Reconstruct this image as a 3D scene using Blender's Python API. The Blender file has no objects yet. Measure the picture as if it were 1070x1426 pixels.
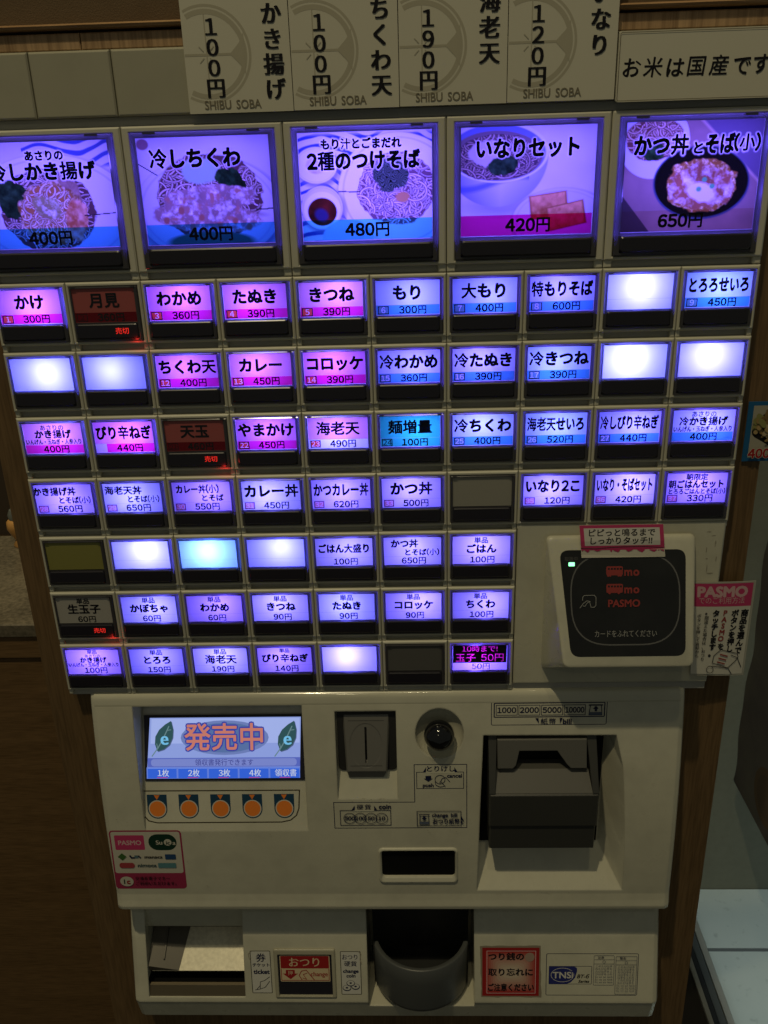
import bpy, bmesh, math, random
import numpy as np
from mathutils import Vector, Matrix
from mathutils.geometry import tessellate_polygon

random.seed(7)
SC = bpy.context.scene
COL = SC.collection
Z0 = 1.5                      # height of the top edge of the first small button row


def W(u, v, d):               # u right, v down from that edge, d into the machine, all in mm
    return Vector((u / 1000.0, d / 1000.0, Z0 - v / 1000.0))


# ------------------------------------------------------------------ camera, world, lamps, exposure
cam = bpy.data.cameras.new('camera')
cam.sensor_width = 36.0
cam.lens = 1250.0 / 1426.0 * 36.0
cam.clip_start = 0.01
cam.clip_end = 60.0
cam_o = bpy.data.objects.new('camera', cam)
COL.objects.link(cam_o)
RR = [[0.9992051434, 0.0294867437, 0.0268256096],
      [-0.0168892308, 0.9227025013, -0.3851426333],
      [-0.0361086593, 0.3843834362, 0.9224670936]]


def w3(r):
    return Vector((r[0], r[2], -r[1]))


right, up, back = w3(RR[0]), -w3(RR[1]), -w3(RR[2])
M = Matrix((right, up, back)).transposed().to_4x4()
M.translation = Vector((0.02235089, -0.47526716, Z0 + 0.06514656))
cam_o.matrix_world = M
SC.camera = cam_o

world = bpy.data.worlds.new('World')
SC.world = world
world.use_nodes = True
bg = world.node_tree.nodes['Background']
bg.inputs[0].default_value = (0.88, 0.93, 0.80, 1)
bg.inputs[1].default_value = 0.070


def lamp(name, loc, aim, power, color, size, spread=180.0):
    l = bpy.data.lights.new(name, 'AREA')
    l.shape = 'DISK'
    l.size = size
    l.energy = power
    l.color = color
    l.spread = math.radians(spread)
    o = bpy.data.objects.new(name, l)
    COL.objects.link(o)
    o.location = loc
    o.rotation_euler = (Vector(aim) - Vector(loc)).to_track_quat('-Z', 'Y').to_euler()
    return o


WARM = (1.0, 0.85, 0.52)
lamp('downlight', (-0.40, -0.90, 3.6), (-0.05, 0.0, 1.2), 15.5, WARM, 0.06)
lamp('downlight', (0.06, -0.98, 3.6), (0.02, 0.0, 1.2), 2.4, WARM, 0.06)
lamp('downlight', (-0.25, -1.70, 2.60), (0.0, 0.0, 1.2), 0.5, WARM, 0.09)
lamp('counter_downlight', (-0.62, 0.30, 2.5), (-0.5, 0.3, 1.1), 4.5, WARM, 0.07)
lamp('entrance_daylight', (1.05, 0.35, 2.3), (0.85, 0.62, 0.0), 1.5, (0.76, 0.88, 0.87), 0.4, 44)

SC.view_settings.view_transform = 'Standard'
SC.view_settings.look = 'None'
SC.view_settings.exposure = 0.0
SC.view_settings.gamma = 1.0
SC.view_settings.use_curve_mapping = False
SC.render.engine = 'CYCLES'
cy = SC.cycles
cy.use_denoising = True
cy.max_bounces = 7
cy.diffuse_bounces = 4
cy.glossy_bounces = 3
cy.transmission_bounces = 5
cy.transparent_max_bounces = 24
cy.sample_clamp_indirect = 3.0
cy.caustics_reflective = False
cy.caustics_refractive = False

# ------------------------------------------------------------------ materials
MATS = {}


def newmat(name):
    m = bpy.data.materials.new(name)
    m.use_nodes = True
    nt = m.node_tree
    nt.nodes.clear()
    out = nt.nodes.new('ShaderNodeOutputMaterial')
    return m, nt, out


def rgba(c):
    return (c[0], c[1], c[2], 1.0)


def noise(nt, scale, detail=4.0, stretch=(1, 1, 1), rough=0.55):
    tc = nt.nodes.new('ShaderNodeTexCoord')
    mp = nt.nodes.new('ShaderNodeMapping')
    mp.inputs['Scale'].default_value = stretch
    n = nt.nodes.new('ShaderNodeTexNoise')
    n.inputs['Scale'].default_value = scale
    n.inputs['Detail'].default_value = detail
    n.inputs['Roughness'].default_value = rough
    nt.links.new(tc.outputs['Object'], mp.inputs['Vector'])
    nt.links.new(mp.outputs['Vector'], n.inputs['Vector'])
    return n.outputs['Fac']


def ramp(nt, fac, stops):
    r = nt.nodes.new('ShaderNodeValToRGB')
    el = r.color_ramp.elements
    el[0].position, el[0].color = stops[0][0], rgba(stops[0][1])
    el[1].position, el[1].color = stops[-1][0], rgba(stops[-1][1])
    for p, c in stops[1:-1]:
        e = el.new(p)
        e.color = rgba(c)
    nt.links.new(fac, r.inputs['Fac'])
    return r.outputs['Color']


def mixc(nt, fac, a, b, mode='MIX'):
    m = nt.nodes.new('ShaderNodeMix')
    m.data_type = 'RGBA'
    m.blend_type = mode
    for k, x in ((0, fac), (6, a), (7, b)):
        if hasattr(x, 'links'):
            nt.links.new(x, m.inputs[k])
        elif isinstance(x, (int, float)):
            m.inputs[k].default_value = x
        else:
            m.inputs[k].default_value = rgba(x)
    return m.outputs[2]


def plastic(name, col, rough=0.42, dirt=0.0, bevel=0.0, spec=0.5, metallic=0.0, grain=0.0, dirtcol=None, coat=0.0):
    if name in MATS:
        return MATS[name]
    m, nt, out = newmat(name)
    b = nt.nodes.new('ShaderNodeBsdfPrincipled')
    b.inputs['Base Color'].default_value = rgba(col)
    b.inputs['Roughness'].default_value = rough
    b.inputs['Specular IOR Level'].default_value = spec
    b.inputs['Metallic'].default_value = metallic
    b.inputs['Coat Weight'].default_value = coat
    b.inputs['Coat Roughness'].default_value = 0.07
    if dirt > 0:
        n1 = noise(nt, 9.0, 6.0)
        n2 = noise(nt, 60.0, 5.0)
        d = dirtcol or tuple(x * 0.55 for x in col)
        c1 = mixc(nt, 0.5, ramp(nt, n1, [(0.38, (0, 0, 0)), (0.72, (1, 1, 1))]), ramp(nt, n2, [(0.45, (0, 0, 0)), (0.8, (1, 1, 1))]))
        k = nt.nodes.new('ShaderNodeMath')
        k.operation = 'MULTIPLY'
        k.inputs[1].default_value = dirt
        nt.links.new(c1, k.inputs[0])
        nt.links.new(mixc(nt, k.outputs[0], col, d), b.inputs['Base Color'])
        mr = nt.nodes.new('ShaderNodeMapRange')
        mr.inputs['To Min'].default_value = rough * 0.8
        mr.inputs['To Max'].default_value = min(1, rough * 1.25)
        nt.links.new(n2, mr.inputs['Value'])
        nt.links.new(mr.outputs[0], b.inputs['Roughness'])
    nrm = None
    if bevel > 0:
        bv = nt.nodes.new('ShaderNodeBevel')
        bv.samples = 4
        bv.inputs['Radius'].default_value = bevel / 1000.0
        nrm = bv.outputs['Normal']
    if grain > 0:
        bp = nt.nodes.new('ShaderNodeBump')
        bp.inputs['Strength'].default_value = grain
        bp.inputs['Distance'].default_value = 0.0004
        nt.links.new(noise(nt, 1600.0, 2.0), bp.inputs['Height'])
        if nrm:
            nt.links.new(nrm, bp.inputs['Normal'])
        nrm = bp.outputs['Normal']
    if nrm:
        nt.links.new(nrm, b.inputs['Normal'])
    nt.links.new(b.outputs[0], out.inputs[0])
    MATS[name] = m
    return m


def ink(name, col, rough=0.55):
    return plastic('ink_' + name, col, rough, spec=0.25)


def emis(name, col, s):
    key = 'glow_' + name
    if key in MATS:
        return MATS[key]
    m, nt, out = newmat(key)
    e = nt.nodes.new('ShaderNodeEmission')
    e.inputs[0].default_value = rgba(col)
    e.inputs[1].default_value = s
    nt.links.new(e.outputs[0], out.inputs[0])
    MATS[key] = m
    return m


def diffuser(name, col, front=0.25, attr=False):
    if name in MATS:
        return MATS[name]
    m, nt, out = newmat(name)
    t = nt.nodes.new('ShaderNodeBsdfTranslucent')
    d = nt.nodes.new('ShaderNodeBsdfDiffuse')
    t.inputs[0].default_value = rgba(col)
    d.inputs[0].default_value = rgba(col)
    if attr:
        a = nt.nodes.new('ShaderNodeVertexColor')
        a.layer_name = 'print'
        nt.links.new(a.outputs[0], t.inputs[0])
        nt.links.new(a.outputs[0], d.inputs[0])
    mx = nt.nodes.new('ShaderNodeMixShader')
    mx.inputs[0].default_value = front
    nt.links.new(t.outputs[0], mx.inputs[1])
    nt.links.new(d.outputs[0], mx.inputs[2])
    nt.links.new(mx.outputs[0], out.inputs[0])
    MATS[name] = m
    return m


def film(name, col):
    key = 'film_' + name
    if key in MATS:
        return MATS[key]
    m, nt, out = newmat(key)
    t = nt.nodes.new('ShaderNodeBsdfTransparent')
    t.inputs[0].default_value = rgba(col)
    nt.links.new(t.outputs[0], out.inputs[0])
    MATS[key] = m
    return m


def pane_mat():
    if 'clear_pane' in MATS:
        return MATS['clear_pane']
    m, nt, out = newmat('clear_pane')
    t = nt.nodes.new('ShaderNodeBsdfTransparent')
    t.inputs[0].default_value = (0.96, 0.96, 0.97, 1)
    g = nt.nodes.new('ShaderNodeBsdfGlossy')
    g.inputs['Roughness'].default_value = 0.12
    f = nt.nodes.new('ShaderNodeFresnel')
    f.inputs[0].default_value = 1.45
    mx = nt.nodes.new('ShaderNodeMixShader')
    nt.links.new(f.outputs[0], mx.inputs[0])
    nt.links.new(t.outputs[0], mx.inputs[1])
    nt.links.new(g.outputs[0], mx.inputs[2])
    nt.links.new(mx.outputs[0], out.inputs[0])
    MATS['clear_pane'] = m
    return m


def cover_mat():
    if 'clear_cover' in MATS:
        return MATS['clear_cover']
    m, nt, out = newmat('clear_cover')
    t_ = nt.nodes.new('ShaderNodeBsdfTranslucent')
    t_.inputs[0].default_value = (0.16, 0.15, 0.20, 1)
    df = nt.nodes.new('ShaderNodeBsdfDiffuse')
    df.inputs[0].default_value = (0.20, 0.19, 0.20, 1)
    ta = nt.nodes.new('ShaderNodeMixShader')
    ta.inputs[0].default_value = 0.35
    nt.links.new(t_.outputs[0], ta.inputs[1])
    nt.links.new(df.outputs[0], ta.inputs[2])
    t = ta
    tr = nt.nodes.new('ShaderNodeBsdfTransparent')
    tr.inputs[0].default_value = (0.30, 0.29, 0.36, 1)
    g = nt.nodes.new('ShaderNodeBsdfGlossy')
    g.inputs['Roughness'].default_value = 0.15
    f = nt.nodes.new('ShaderNodeFresnel')
    f.inputs[0].default_value = 1.5
    m0 = nt.nodes.new('ShaderNodeMixShader')
    m0.inputs[0].default_value = 0.30
    nt.links.new(t.outputs[0], m0.inputs[1])
    nt.links.new(tr.outputs[0], m0.inputs[2])
    mx = nt.nodes.new('ShaderNodeMixShader')
    nt.links.new(f.outputs[0], mx.inputs[0])
    nt.links.new(m0.outputs[0], mx.inputs[1])
    nt.links.new(g.outputs[0], mx.inputs[2])
    nt.links.new(mx.outputs[0], out.inputs[0])
    MATS['clear_cover'] = m
    return m


def wood(name, dark, light, stretch, rough=0.5, scale=1.0):
    if name in MATS:
        return MATS[name]
    m, nt, out = newmat(name)
    b = nt.nodes.new('ShaderNodeBsdfPrincipled')
    b.inputs['Roughness'].default_value = rough
    b.inputs['Specular IOR Level'].default_value = 0.3
    a = noise(nt, 22.0 * scale, 5.0, stretch, 0.6)
    c = noise(nt, 130.0 * scale, 3.0, stretch, 0.5)
    c1 = ramp(nt, a, [(0.3, dark), (0.7, light)])
    c2 = ramp(nt, c, [(0.35, tuple(x * 0.6 for x in dark)), (0.6, light)])
    nt.links.new(mixc(nt, 0.4, c1, c2), b.inputs['Base Color'])
    nt.links.new(b.outputs[0], out.inputs[0])
    MATS[name] = m
    return m


CREAM = plastic('cream_plastic', (0.57, 0.55, 0.44), 0.42, dirt=0.22, bevel=0.5)
CREAMB = plastic('cream_shell', (0.61, 0.59, 0.46), 0.28, dirt=0.55, bevel=1.6, grain=0.06, coat=0.55)
CREAMP = plastic('cream_plate', (0.40, 0.38, 0.28), 0.3, dirt=0.3, bevel=0.7)
GREYST = plastic('grey_strip', (0.42, 0.41, 0.37), 0.5, dirt=0.3)
BLACKW = plastic('black_window', (0.016, 0.014, 0.02), 0.28)
BLACK = plastic('black_void', (0.006, 0.006, 0.006), 0.7, spec=0.1)
DGREY = plastic('dark_grey_plastic', (0.042, 0.042, 0.037), 0.42, bevel=0.8, grain=0.1)
MGREY = plastic('mid_grey_plastic', (0.105, 0.102, 0.09), 0.42, bevel=0.8, grain=0.1)
INKK = ink('black', (0.008, 0.007, 0.010))
INKN = ink('navy', (0.010, 0.013, 0.05))
INKG = ink('grey_text', (0.30, 0.30, 0.28))
INKW = ink('white', (0.62, 0.60, 0.54))
INKP = ink('paper', (0.55, 0.52, 0.43))
INKR = ink('crimson', (0.33, 0.03, 0.08))
INKRED = ink('red', (0.30, 0.014, 0.014))
PINK = ink('pink', (0.50, 0.045, 0.14))
INKO = ink('orange', (0.80, 0.22, 0.03))

# ------------------------------------------------------------------ objects
ROOT = None


def link(name, me, parent=None, mats=(), smooth=None):
    for m in mats:
        me.materials.append(m)
    o = bpy.data.objects.new(name, me)
    COL.objects.link(o)
    if parent is not None:
        o.parent = parent
    if smooth:
        me.shade_smooth()
        me.set_sharp_from_angle(angle=math.radians(smooth))
    return o


def tag(o, label=None, cat=None, group=None, kind=None):
    for k, x in (('label', label), ('category', cat), ('group', group), ('kind', kind)):
        if x:
            o[k] = x
    return o


def empty(name, parent=None):
    o = bpy.data.objects.new(name, None)
    o.empty_display_size = 0.02
    COL.objects.link(o)
    o.parent = parent
    return o


class MB:
    """gathers faces, then links them as one mesh object"""

    def __init__(s):
        s.v, s.f, s.m = [], [], []

    def add(s, vs, fs, mi=0):
        b = len(s.v)
        s.v += [tuple(x) for x in vs]
        s.f += [tuple(i + b for i in f) for f in fs]
        s.m += [mi] * len(fs)

    def loft(s, rings, mi=0, cap0=True, cap1=True, closed=True):
        n = len(rings[0])
        vs = [W(*p) for r in rings for p in r]
        fs = []
        for i in range(len(rings) - 1):
            for j in range(n if closed else n - 1):
                k = (j + 1) % n
                fs.append((i * n + j, i * n + k, (i + 1) * n + k, (i + 1) * n + j))
        if cap0:
            fs.append(tuple(range(n - 1, -1, -1)))
        if cap1:
            fs.append(tuple(range((len(rings) - 1) * n, len(rings) * n)))
        s.add(vs, fs, mi)

    def box(s, u0, u1, v0, v1, d0, d1, mi=0, ch=0.0):
        if ch > 0:
            s.loft([rect(u0, u1, v0, v1, d1), rect(u0, u1, v0, v1, d0 + ch), rect(u0 + ch, u1 - ch, v0 + ch, v1 - ch, d0)], mi)
        else:
            s.loft([rect(u0, u1, v0, v1, d1), rect(u0, u1, v0, v1, d0)], mi)

    def build(s, name, mats, parent=None, smooth=None, fix=True):
        me = bpy.data.meshes.new(name)
        me.from_pydata(s.v, [], s.f)
        me.polygons.foreach_set('material_index', s.m)
        if fix:
            bm = bmesh.new()
            bm.from_mesh(me)
            bmesh.ops.recalc_face_normals(bm, faces=bm.faces)
            bm.to_mesh(me)
            bm.free()
        me.update()
        return link(name, me, parent, mats if isinstance(mats, (list, tuple)) else [mats], smooth)


def rect(u0, u1, v0, v1, d):
    return [(u0, v0, d), (u1, v0, d), (u1, v1, d), (u0, v1, d)]


def rr2(x0, y0, x1, y1, r, n=5):
    if r <= 0:
        return [(x0, y0), (x1, y0), (x1, y1), (x0, y1)]
    p = []
    for cx, cy_, a0 in ((x0 + r, y0 + r, 180), (x1 - r, y0 + r, 270), (x1 - r, y1 - r, 0), (x0 + r, y1 - r, 90)):
        for k in range(n + 1):
            a = math.radians(a0 + 90 * k / n)
            p.append((cx + r * math.cos(a), cy_ + r * math.sin(a)))
    return p


def rrd(x0, y0, x1, y1, r, d, n=5):
    return [(a, b, d) for a, b in rr2(x0, y0, x1, y1, r, n)]


# ------------------------------------------------------------------ glyphs
_dg = None
GL = {}


def _text_mesh(s):
    c = bpy.data.curves.new('t', 'FONT')
    c.body = s
    c.size = 1.0
    c.resolution_u = 3
    o = bpy.data.objects.new('t', c)
    COL.objects.link(o)
    bpy.context.view_layer.update()
    dg = bpy.context.evaluated_depsgraph_get()
    me = bpy.data.meshes.new_from_object(o.evaluated_get(dg))
    co = np.zeros(len(me.vertices) * 3)
    me.vertices.foreach_get('co', co)
    fs = [tuple(p.vertices) for p in me.polygons]
    bpy.data.objects.remove(o)
    bpy.data.curves.remove(c)
    bpy.data.meshes.remove(me)
    return co.reshape(-1, 3)[:, :2], fs


_k1 = _text_mesh('国')[0]
_k2 = _text_mesh('国国')[0]
EM = (_k2[:, 0].max() - _k1[:, 0].max())
KCY = (_k1[:, 1].max() + _k1[:, 1].min()) / 2
_II = _text_mesh('II')[0]
_IIW = np.ptp(_II[:, 0])


def glyph(ch):
    """vertices in em units centred on the em box height, faces, advance"""
    if ch not in GL:
        if ch == ' ':
            GL[ch] = (np.zeros((0, 2)), [], 0.45)
        else:
            co, fs = _text_mesh(chr(ord(ch) + 0xFEE0) if ch.isdigit() or ch in '()' else ch)
            co = co.copy()
            if ch.isdigit() or ch in '()':
                co[:, 0] -= co[:, 0].min()
                wd = co[:, 0].max() / EM
                adv = max(wd + 0.10, 0.52 if ch.isdigit() else 0.34)
                co[:, 0] += (adv - wd) / 2 * EM
            elif ord(ch) > 0x2000:
                adv = 1.0
            else:
                adv = (np.ptp(_text_mesh('I' + ch + 'I')[0][:, 0]) - _IIW) / EM
            co[:, 1] -= KCY
            co /= EM
            if ord(ch) > 0x2000 and len(co) == 0:
                adv = 1.0
            GL[ch] = (co, fs, adv)
    return GL[ch]


def outline(ch):
    """closed outlines of a glyph, from the rim edges of its filled mesh"""
    co, fs, adv = glyph(ch)
    cnt = {}
    for f in fs:
        for i in range(len(f)):
            e = (f[i], f[(i + 1) % len(f)])
            k = (min(e), max(e))
            cnt[k] = cnt.get(k, 0) + 1
    nb = {}
    for (i, j), c in cnt.items():
        if c == 1:
            nb.setdefault(i, []).append(j)
            nb.setdefault(j, []).append(i)
    loops, seen = [], set()
    for st in nb:
        if st in seen:
            continue
        lp, cur, prev = [], st, None
        while cur not in seen:
            seen.add(cur)
            lp.append(cur)
            nx = [q for q in nb[cur] if q != prev and q not in seen]
            if not nx:
                break
            prev, cur = cur, nx[0]
        if len(lp) > 2:
            loops.append([tuple(co[i]) for i in lp])
    return loops, adv


INV = {}


def inverse_text(t, aspect, h):
    """a 1-high, aspect-wide rectangle with the glyphs cut out; h = text em height"""
    key = (t, aspect, h)
    if key not in INV:
        tot = sum(outline(c)[1] for c in t) * h
        k = min(1.0, aspect * .94 / tot)
        x = -tot * k / 2
        loops = [[(-aspect / 2, -.5), (aspect / 2, -.5), (aspect / 2, .5), (-aspect / 2, .5)]]
        for c in t:
            lps, adv = outline(c) if c != ' ' else ([], .45)
            for lp in lps:
                loops.append([(x + a * h * k, b * h) for a, b in lp])
            x += adv * h * k
        tri = tessellate_polygon([[Vector((a, b, 0)) for a, b in lp] for lp in loops])
        pts = [q for lp in loops for q in lp]
        INV[key] = (np.array(pts), [tuple(q) for q in tri])
    return INV[key]


BOLD = {0: [(0, 0)], 1: [(-1, 0), (1, 0)], 2: [(-1, -1), (1, -1), (1, 1), (-1, 1)],
        3: [(-1, -1), (1, -1), (1, 1), (-1, 1), (0, -1.3), (0, 1.3), (-1.3, 0), (1.3, 0)],
        'mincho': [(-1.6, 0), (-0.8, 0.1), (0, 0), (0.8, -0.1), (1.6, 0)],
        'brush': [(-1.2, 1.0), (-0.6, 0.5), (0, 0), (0.6, -0.5), (1.2, -1.0)]}


class Art:
    """flat printed shapes in stacked layers; map turns local (x, y down) into (u, v, d)"""

    def __init__(s, fmap, step=0.02, start=0.03, curved=0):
        s.map, s.step, s.z, s.curved = fmap, step, start, curved
        s.V, s.F, s.M, s.mats = [], [], [], []

    def mi(s, mat):
        if mat not in s.mats:
            s.mats.append(mat)
        return s.mats.index(mat)

    def raw(s, pts, faces, mat, dz=0.0):
        b = len(s.V)
        for x, y in pts:
            if s.curved:
                s.V.append((x, y, s.z + dz))
                continue
            u, v, d = s.map(x, y)
            s.V.append(tuple(W(u, v, d - s.z - dz)))
        s.F += [tuple(i + b for i in f) for f in faces]
        s.M += [s.mi(mat)] * len(faces)

    def up(s):
        s.z += s.step

    def poly(s, pts, mat):
        tri = tessellate_polygon([[Vector((x, y, 0)) for x, y in pts]])
        s.raw(pts, [tuple(t) for t in tri], mat)
        s.up()

    def rect(s, x0, y0, x1, y1, mat, r=0.0):
        p = rr2(x0, y0, x1, y1, r)
        s.raw(p, [tuple(range(len(p)))], mat)
        s.up()

    def ringp(s, a, b, mat):
        n = len(a)
        s.raw(list(a) + list(b), [(i, (i + 1) % n, n + (i + 1) % n, n + i) for i in range(n)], mat)
        s.up()

    def frame(s, x0, y0, x1, y1, w, mat, r=0.0):
        s.ringp(rr2(x0, y0, x1, y1, r), rr2(x0 + w, y0 + w, x1 - w, y1 - w, max(r - w, 0.01) if r > 0 else 0), mat)

    def pframe(s, pts, w, mat):
        s.line(list(pts) + [pts[0]], w, mat, closed=True)

    def line(s, pts, w, mat, closed=False):
        P = [Vector(p) for p in pts]
        if closed:
            P = P[:-1]
        n = len(P)
        L, R_ = [], []
        for i in range(n):
            a = P[i - 1] if (i > 0 or closed) else None
            c = P[(i + 1) % n] if (i < n - 1 or closed) else None
            t1 = (P[i] - a).normalized() if a is not None else None
            t2 = (c - P[i]).normalized() if c is not None else None
            if t1 is None:
                t1 = t2
            if t2 is None:
                t2 = t1
            t = (t1 + t2)
            t = t.normalized() if t.length > 1e-6 else t1
            nn = Vector((-t.y, t.x))
            k = max(0.4, nn.dot(Vector((-t1.y, t1.x))))
            L.append(tuple(P[i] + nn * (w / 2 / k)))
            R_.append(tuple(P[i] - nn * (w / 2 / k)))
        m = n if closed else n - 1
        s.raw(L + R_, [(i, (i + 1) % n, n + (i + 1) % n, n + i) for i in range(m)], mat)
        s.up()

    def ell(s, cx, cy_, rx, ry, mat, n=28, rot=0.0):
        c, q = math.cos(rot), math.sin(rot)
        p = []
        for k in range(n):
            a = 2 * math.pi * k / n
            x, y = rx * math.cos(a), ry * math.sin(a)
            p.append((cx + c * x - q * y, cy_ + q * x + c * y))
        s.raw(p, [tuple(range(n))], mat)
        s.up()

    def ring(s, cx, cy_, r, w, mat, n=32, ry=None):
        ry = ry or r
        a = [(cx + r * math.cos(2 * math.pi * k / n), cy_ + ry * math.sin(2 * math.pi * k / n)) for k in range(n)]
        b = [(cx + (r - w) * math.cos(2 * math.pi * k / n), cy_ + (ry - w) * math.sin(2 * math.pi * k / n)) for k in range(n)]
        s.ringp(a, b, mat)

    def text(s, t, cx, cy_, h, mat, bold=2, wt=0.018, w=None, wmax=None, align='c', slant=0.0, vertical=False, sp=1.0):
        """h = em height in mm; w = exact overall width, wmax = squeeze to at most this"""
        gs = [glyph(c) for c in t]
        off = BOLD[bold]
        if vertical:
            y = cy_
            for k, (co, fs, adv) in enumerate(gs):
                hh = h * sp
                if len(co):
                    c0 = (co[:, 0].max() + co[:, 0].min()) / 2 if ord(t[k]) < 0x2000 else 0.5
                    for q, (ox, oy) in enumerate(off):
                        s.raw([(cx + (a - c0 + ox * wt) * h - slant * (y + hh / 2 - (b + oy * wt) * h - cy_), y + hh / 2 - (b + oy * wt) * h) for a, b in co], fs, mat, q * 0.004)
                y += hh
        else:
            tot = sum(g[2] for g in gs) * h * sp
            k = 1.0
            if w:
                k = w / tot
            elif wmax and tot > wmax:
                k = wmax / tot
            tot *= k
            x = cx - tot / 2 if align == 'c' else (cx if align == 'l' else cx - tot)
            gs_i = 0
            for (co, fs, adv) in gs:
                wk = wt * (.6 if '一' <= t[gs_i] <= '鿿' else 1.0)
                gs_i += 1
                if len(co):
                    pad = (sp - 1) / 2 * adv
                    for q, (ox, oy) in enumerate(off):
                        s.raw([(x + (a + pad + ox * wk) * h * k + slant * (b + oy * wk) * h, cy_ - (b + oy * wk) * h) for a, b in co], fs, mat, q * 0.004)
                x += adv * h * k * sp
        s.z += 0.04
        return s

    def inv(s, t, x0, y0, x1, y1, h, mat):
        H, Wd = y1 - y0, x1 - x0
        co, fs = inverse_text(t, round(Wd / H, 3), round(h / H, 3))
        s.raw([((x0 + x1) / 2 + a * H, (y0 + y1) / 2 - b * H) for a, b in co], fs, mat)
        s.up()

    def build(s, name, parent=None):
        me = bpy.data.meshes.new(name)
        me.from_pydata(s.V, [], s.F)
        me.polygons.foreach_set('material_index', s.M)
        if s.curved:              # follow the bulge: slice into thin bands before bending
            bm = bmesh.new()
            bm.from_mesh(me)
            ys = [v.co.y for v in bm.verts]
            y = math.floor(min(ys) / s.curved) * s.curved + s.curved
            while y < max(ys):
                bmesh.ops.bisect_plane(bm, geom=bm.verts[:] + bm.edges[:] + bm.faces[:], dist=1e-5, plane_co=(0, y, 0), plane_no=(0, 1, 0))
                y += s.curved
            for v in bm.verts:
                u_, v_, d_ = s.map(v.co.x, v.co.y)
                v.co = W(u_, v_, d_ - v.co.z)
            bm.to_mesh(me)
            bm.free()
        me.update()
        return link(name, me, parent, s.mats)


def flat(u0, v0, d):
    return lambda x, y: (u0 + x, v0 + y, d)


# warm the glyph cache while the scene is still small
for ch in ('かけ月見わめたぬきつねもり大特そばとろせいちくわ天カレーコッケ冷あさのき揚げんけん玉ねぎ人参入りぴ辛や海老麺増量丼小なこ朝限定ごはセット盛単品生子ぼちゃ時まで種汁だれし0123456789円!('
           ')・発売中枚領収書行でますどっと鳴るタ用方法商選を押ボン間違え場合は券チ紙幣硬貨お米国産注意取忘銭カドふてくださ電マネ利交通系店扱A'):
    glyph(ch)

# ------------------------------------------------------------------ the machine's own shapes


def fA(v):                    # front of the payment unit: a bulge that leans back towards its top
    t = min(1.0, max(0.0, (v - 258) / 154.0))
    return -15.2 * (1 - (1 - t) ** 2)


def fA0(v):
    return -2 - 13 * (v - 262) / 150


def fB(v):                    # front of the payment unit under the lip
    return -4 - 16.5 * (v - 457) / 63.0


def fB0(v):
    return -3 - 17 * (v - 421) / 104


def onto(f0, f1):
    """re-measures a point taken on the flat survey plane f0 onto the true surface f1"""
    def g(x, y):
        d0 = f0(y)
        d1 = d0
        for _ in range(6):
            k = (475.3 + d1) / (475.3 + d0)
            v = -65.1 + (y + 65.1) * k
            d1 = f1(v)
        k = (475.3 + d1) / (475.3 + d0)
        return (22.35 + (x - 22.35) * k, -65.1 + (y + 65.1) * k, d1)
    return g


def fL(v):                    # the leaning display
    return 19 - (v - 264) * (20.8 / 53)


def fS(v):                    # the sill with the selection marks
    return -1.8 + (fA(353.6) + 1.8) * (v - 317.5) / 36.1


def fS0(v):
    return fA0(v) + 5 * (353 - v) / 35


def mapf(f):
    if f in (fA, fB, fS):
        return onto({fA: fA0, fB: fB0, fS: fS0}[f], f)
    return lambda x, y: (x, y, f(y))


machine = empty('ticket_machine')
machine.location = (0, 0, 0)
tag(machine, 'cream food ticket vending machine with rows of glowing purple buttons', 'ticket machine')

# ---- frame strips between the rows
ROWP = 36.45
mb = MB()
mb.box(-200, 200, -78.4, -74.3, 4, 10)
mb.box(-200, 200, -4.0, -0.2, 4.2, 10)
for r in range(1, 8):
    u1 = 200 if r <= 4 else 80
    y = (r - 1) * ROWP + 32.8
    mb.box(-200, u1 - 0.6, y, y + ROWP - 32.8 - 0.05, 4.4, 10)
mb.box(-199, 199.4, 251.4, 256.5, 3.2, 10)
mb.box(-203, 203, -112, 260, 27, 30)
mb.build('front_frame', [GREYST], machine)
mb = MB()
mb.box(80.5, 199.5, 142.4, 250.6, 0.8, 9, ch=0.8)
pl = mb.build('side_plate', [CREAMB], machine)
# dirt streaks where an old sticker was peeled off, right of the card reader
a = Art(flat(0, 0, 0.8))
smudge = ink('smudge', (0.33, 0.30, 0.23))
for x, y, L_, h_ in ((190.2, 149, 3, .6), (193, 151.5, 2.2, .5), (190.5, 166, 1.2, .7), (194.5, 156, .7, 3), (191.2, 172.5, .6, 3), (193.2, 175.5, 3.2, .5), (189.8, 160.5, .5, 2.4), (195.9, 166, .5, 2.2)):
    pts = []
    for k in range(9):
        t = 2 * math.pi * k / 9
        q = random.uniform(0.5, 1.1)
        pts.append((x + L_ * q * math.cos(t) * .7, y + h_ * q * math.sin(t)))
    a.poly(pts, smudge)
a.build('glue_residue', pl)

# ---- top row of blank plates
for (u0, u1) in ((-240.2, -160.2), (-159.8, -120.2), (-119.8, -40.2), (-39.8, 39.8), (40.2, 119.8), (120.2, 203)):
    mb = MB()
    mb.box(u0, u1, -108, -78.6, 0, 9, ch=0.8)
    mb.build('blank_plate', [CREAMP], machine)

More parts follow.
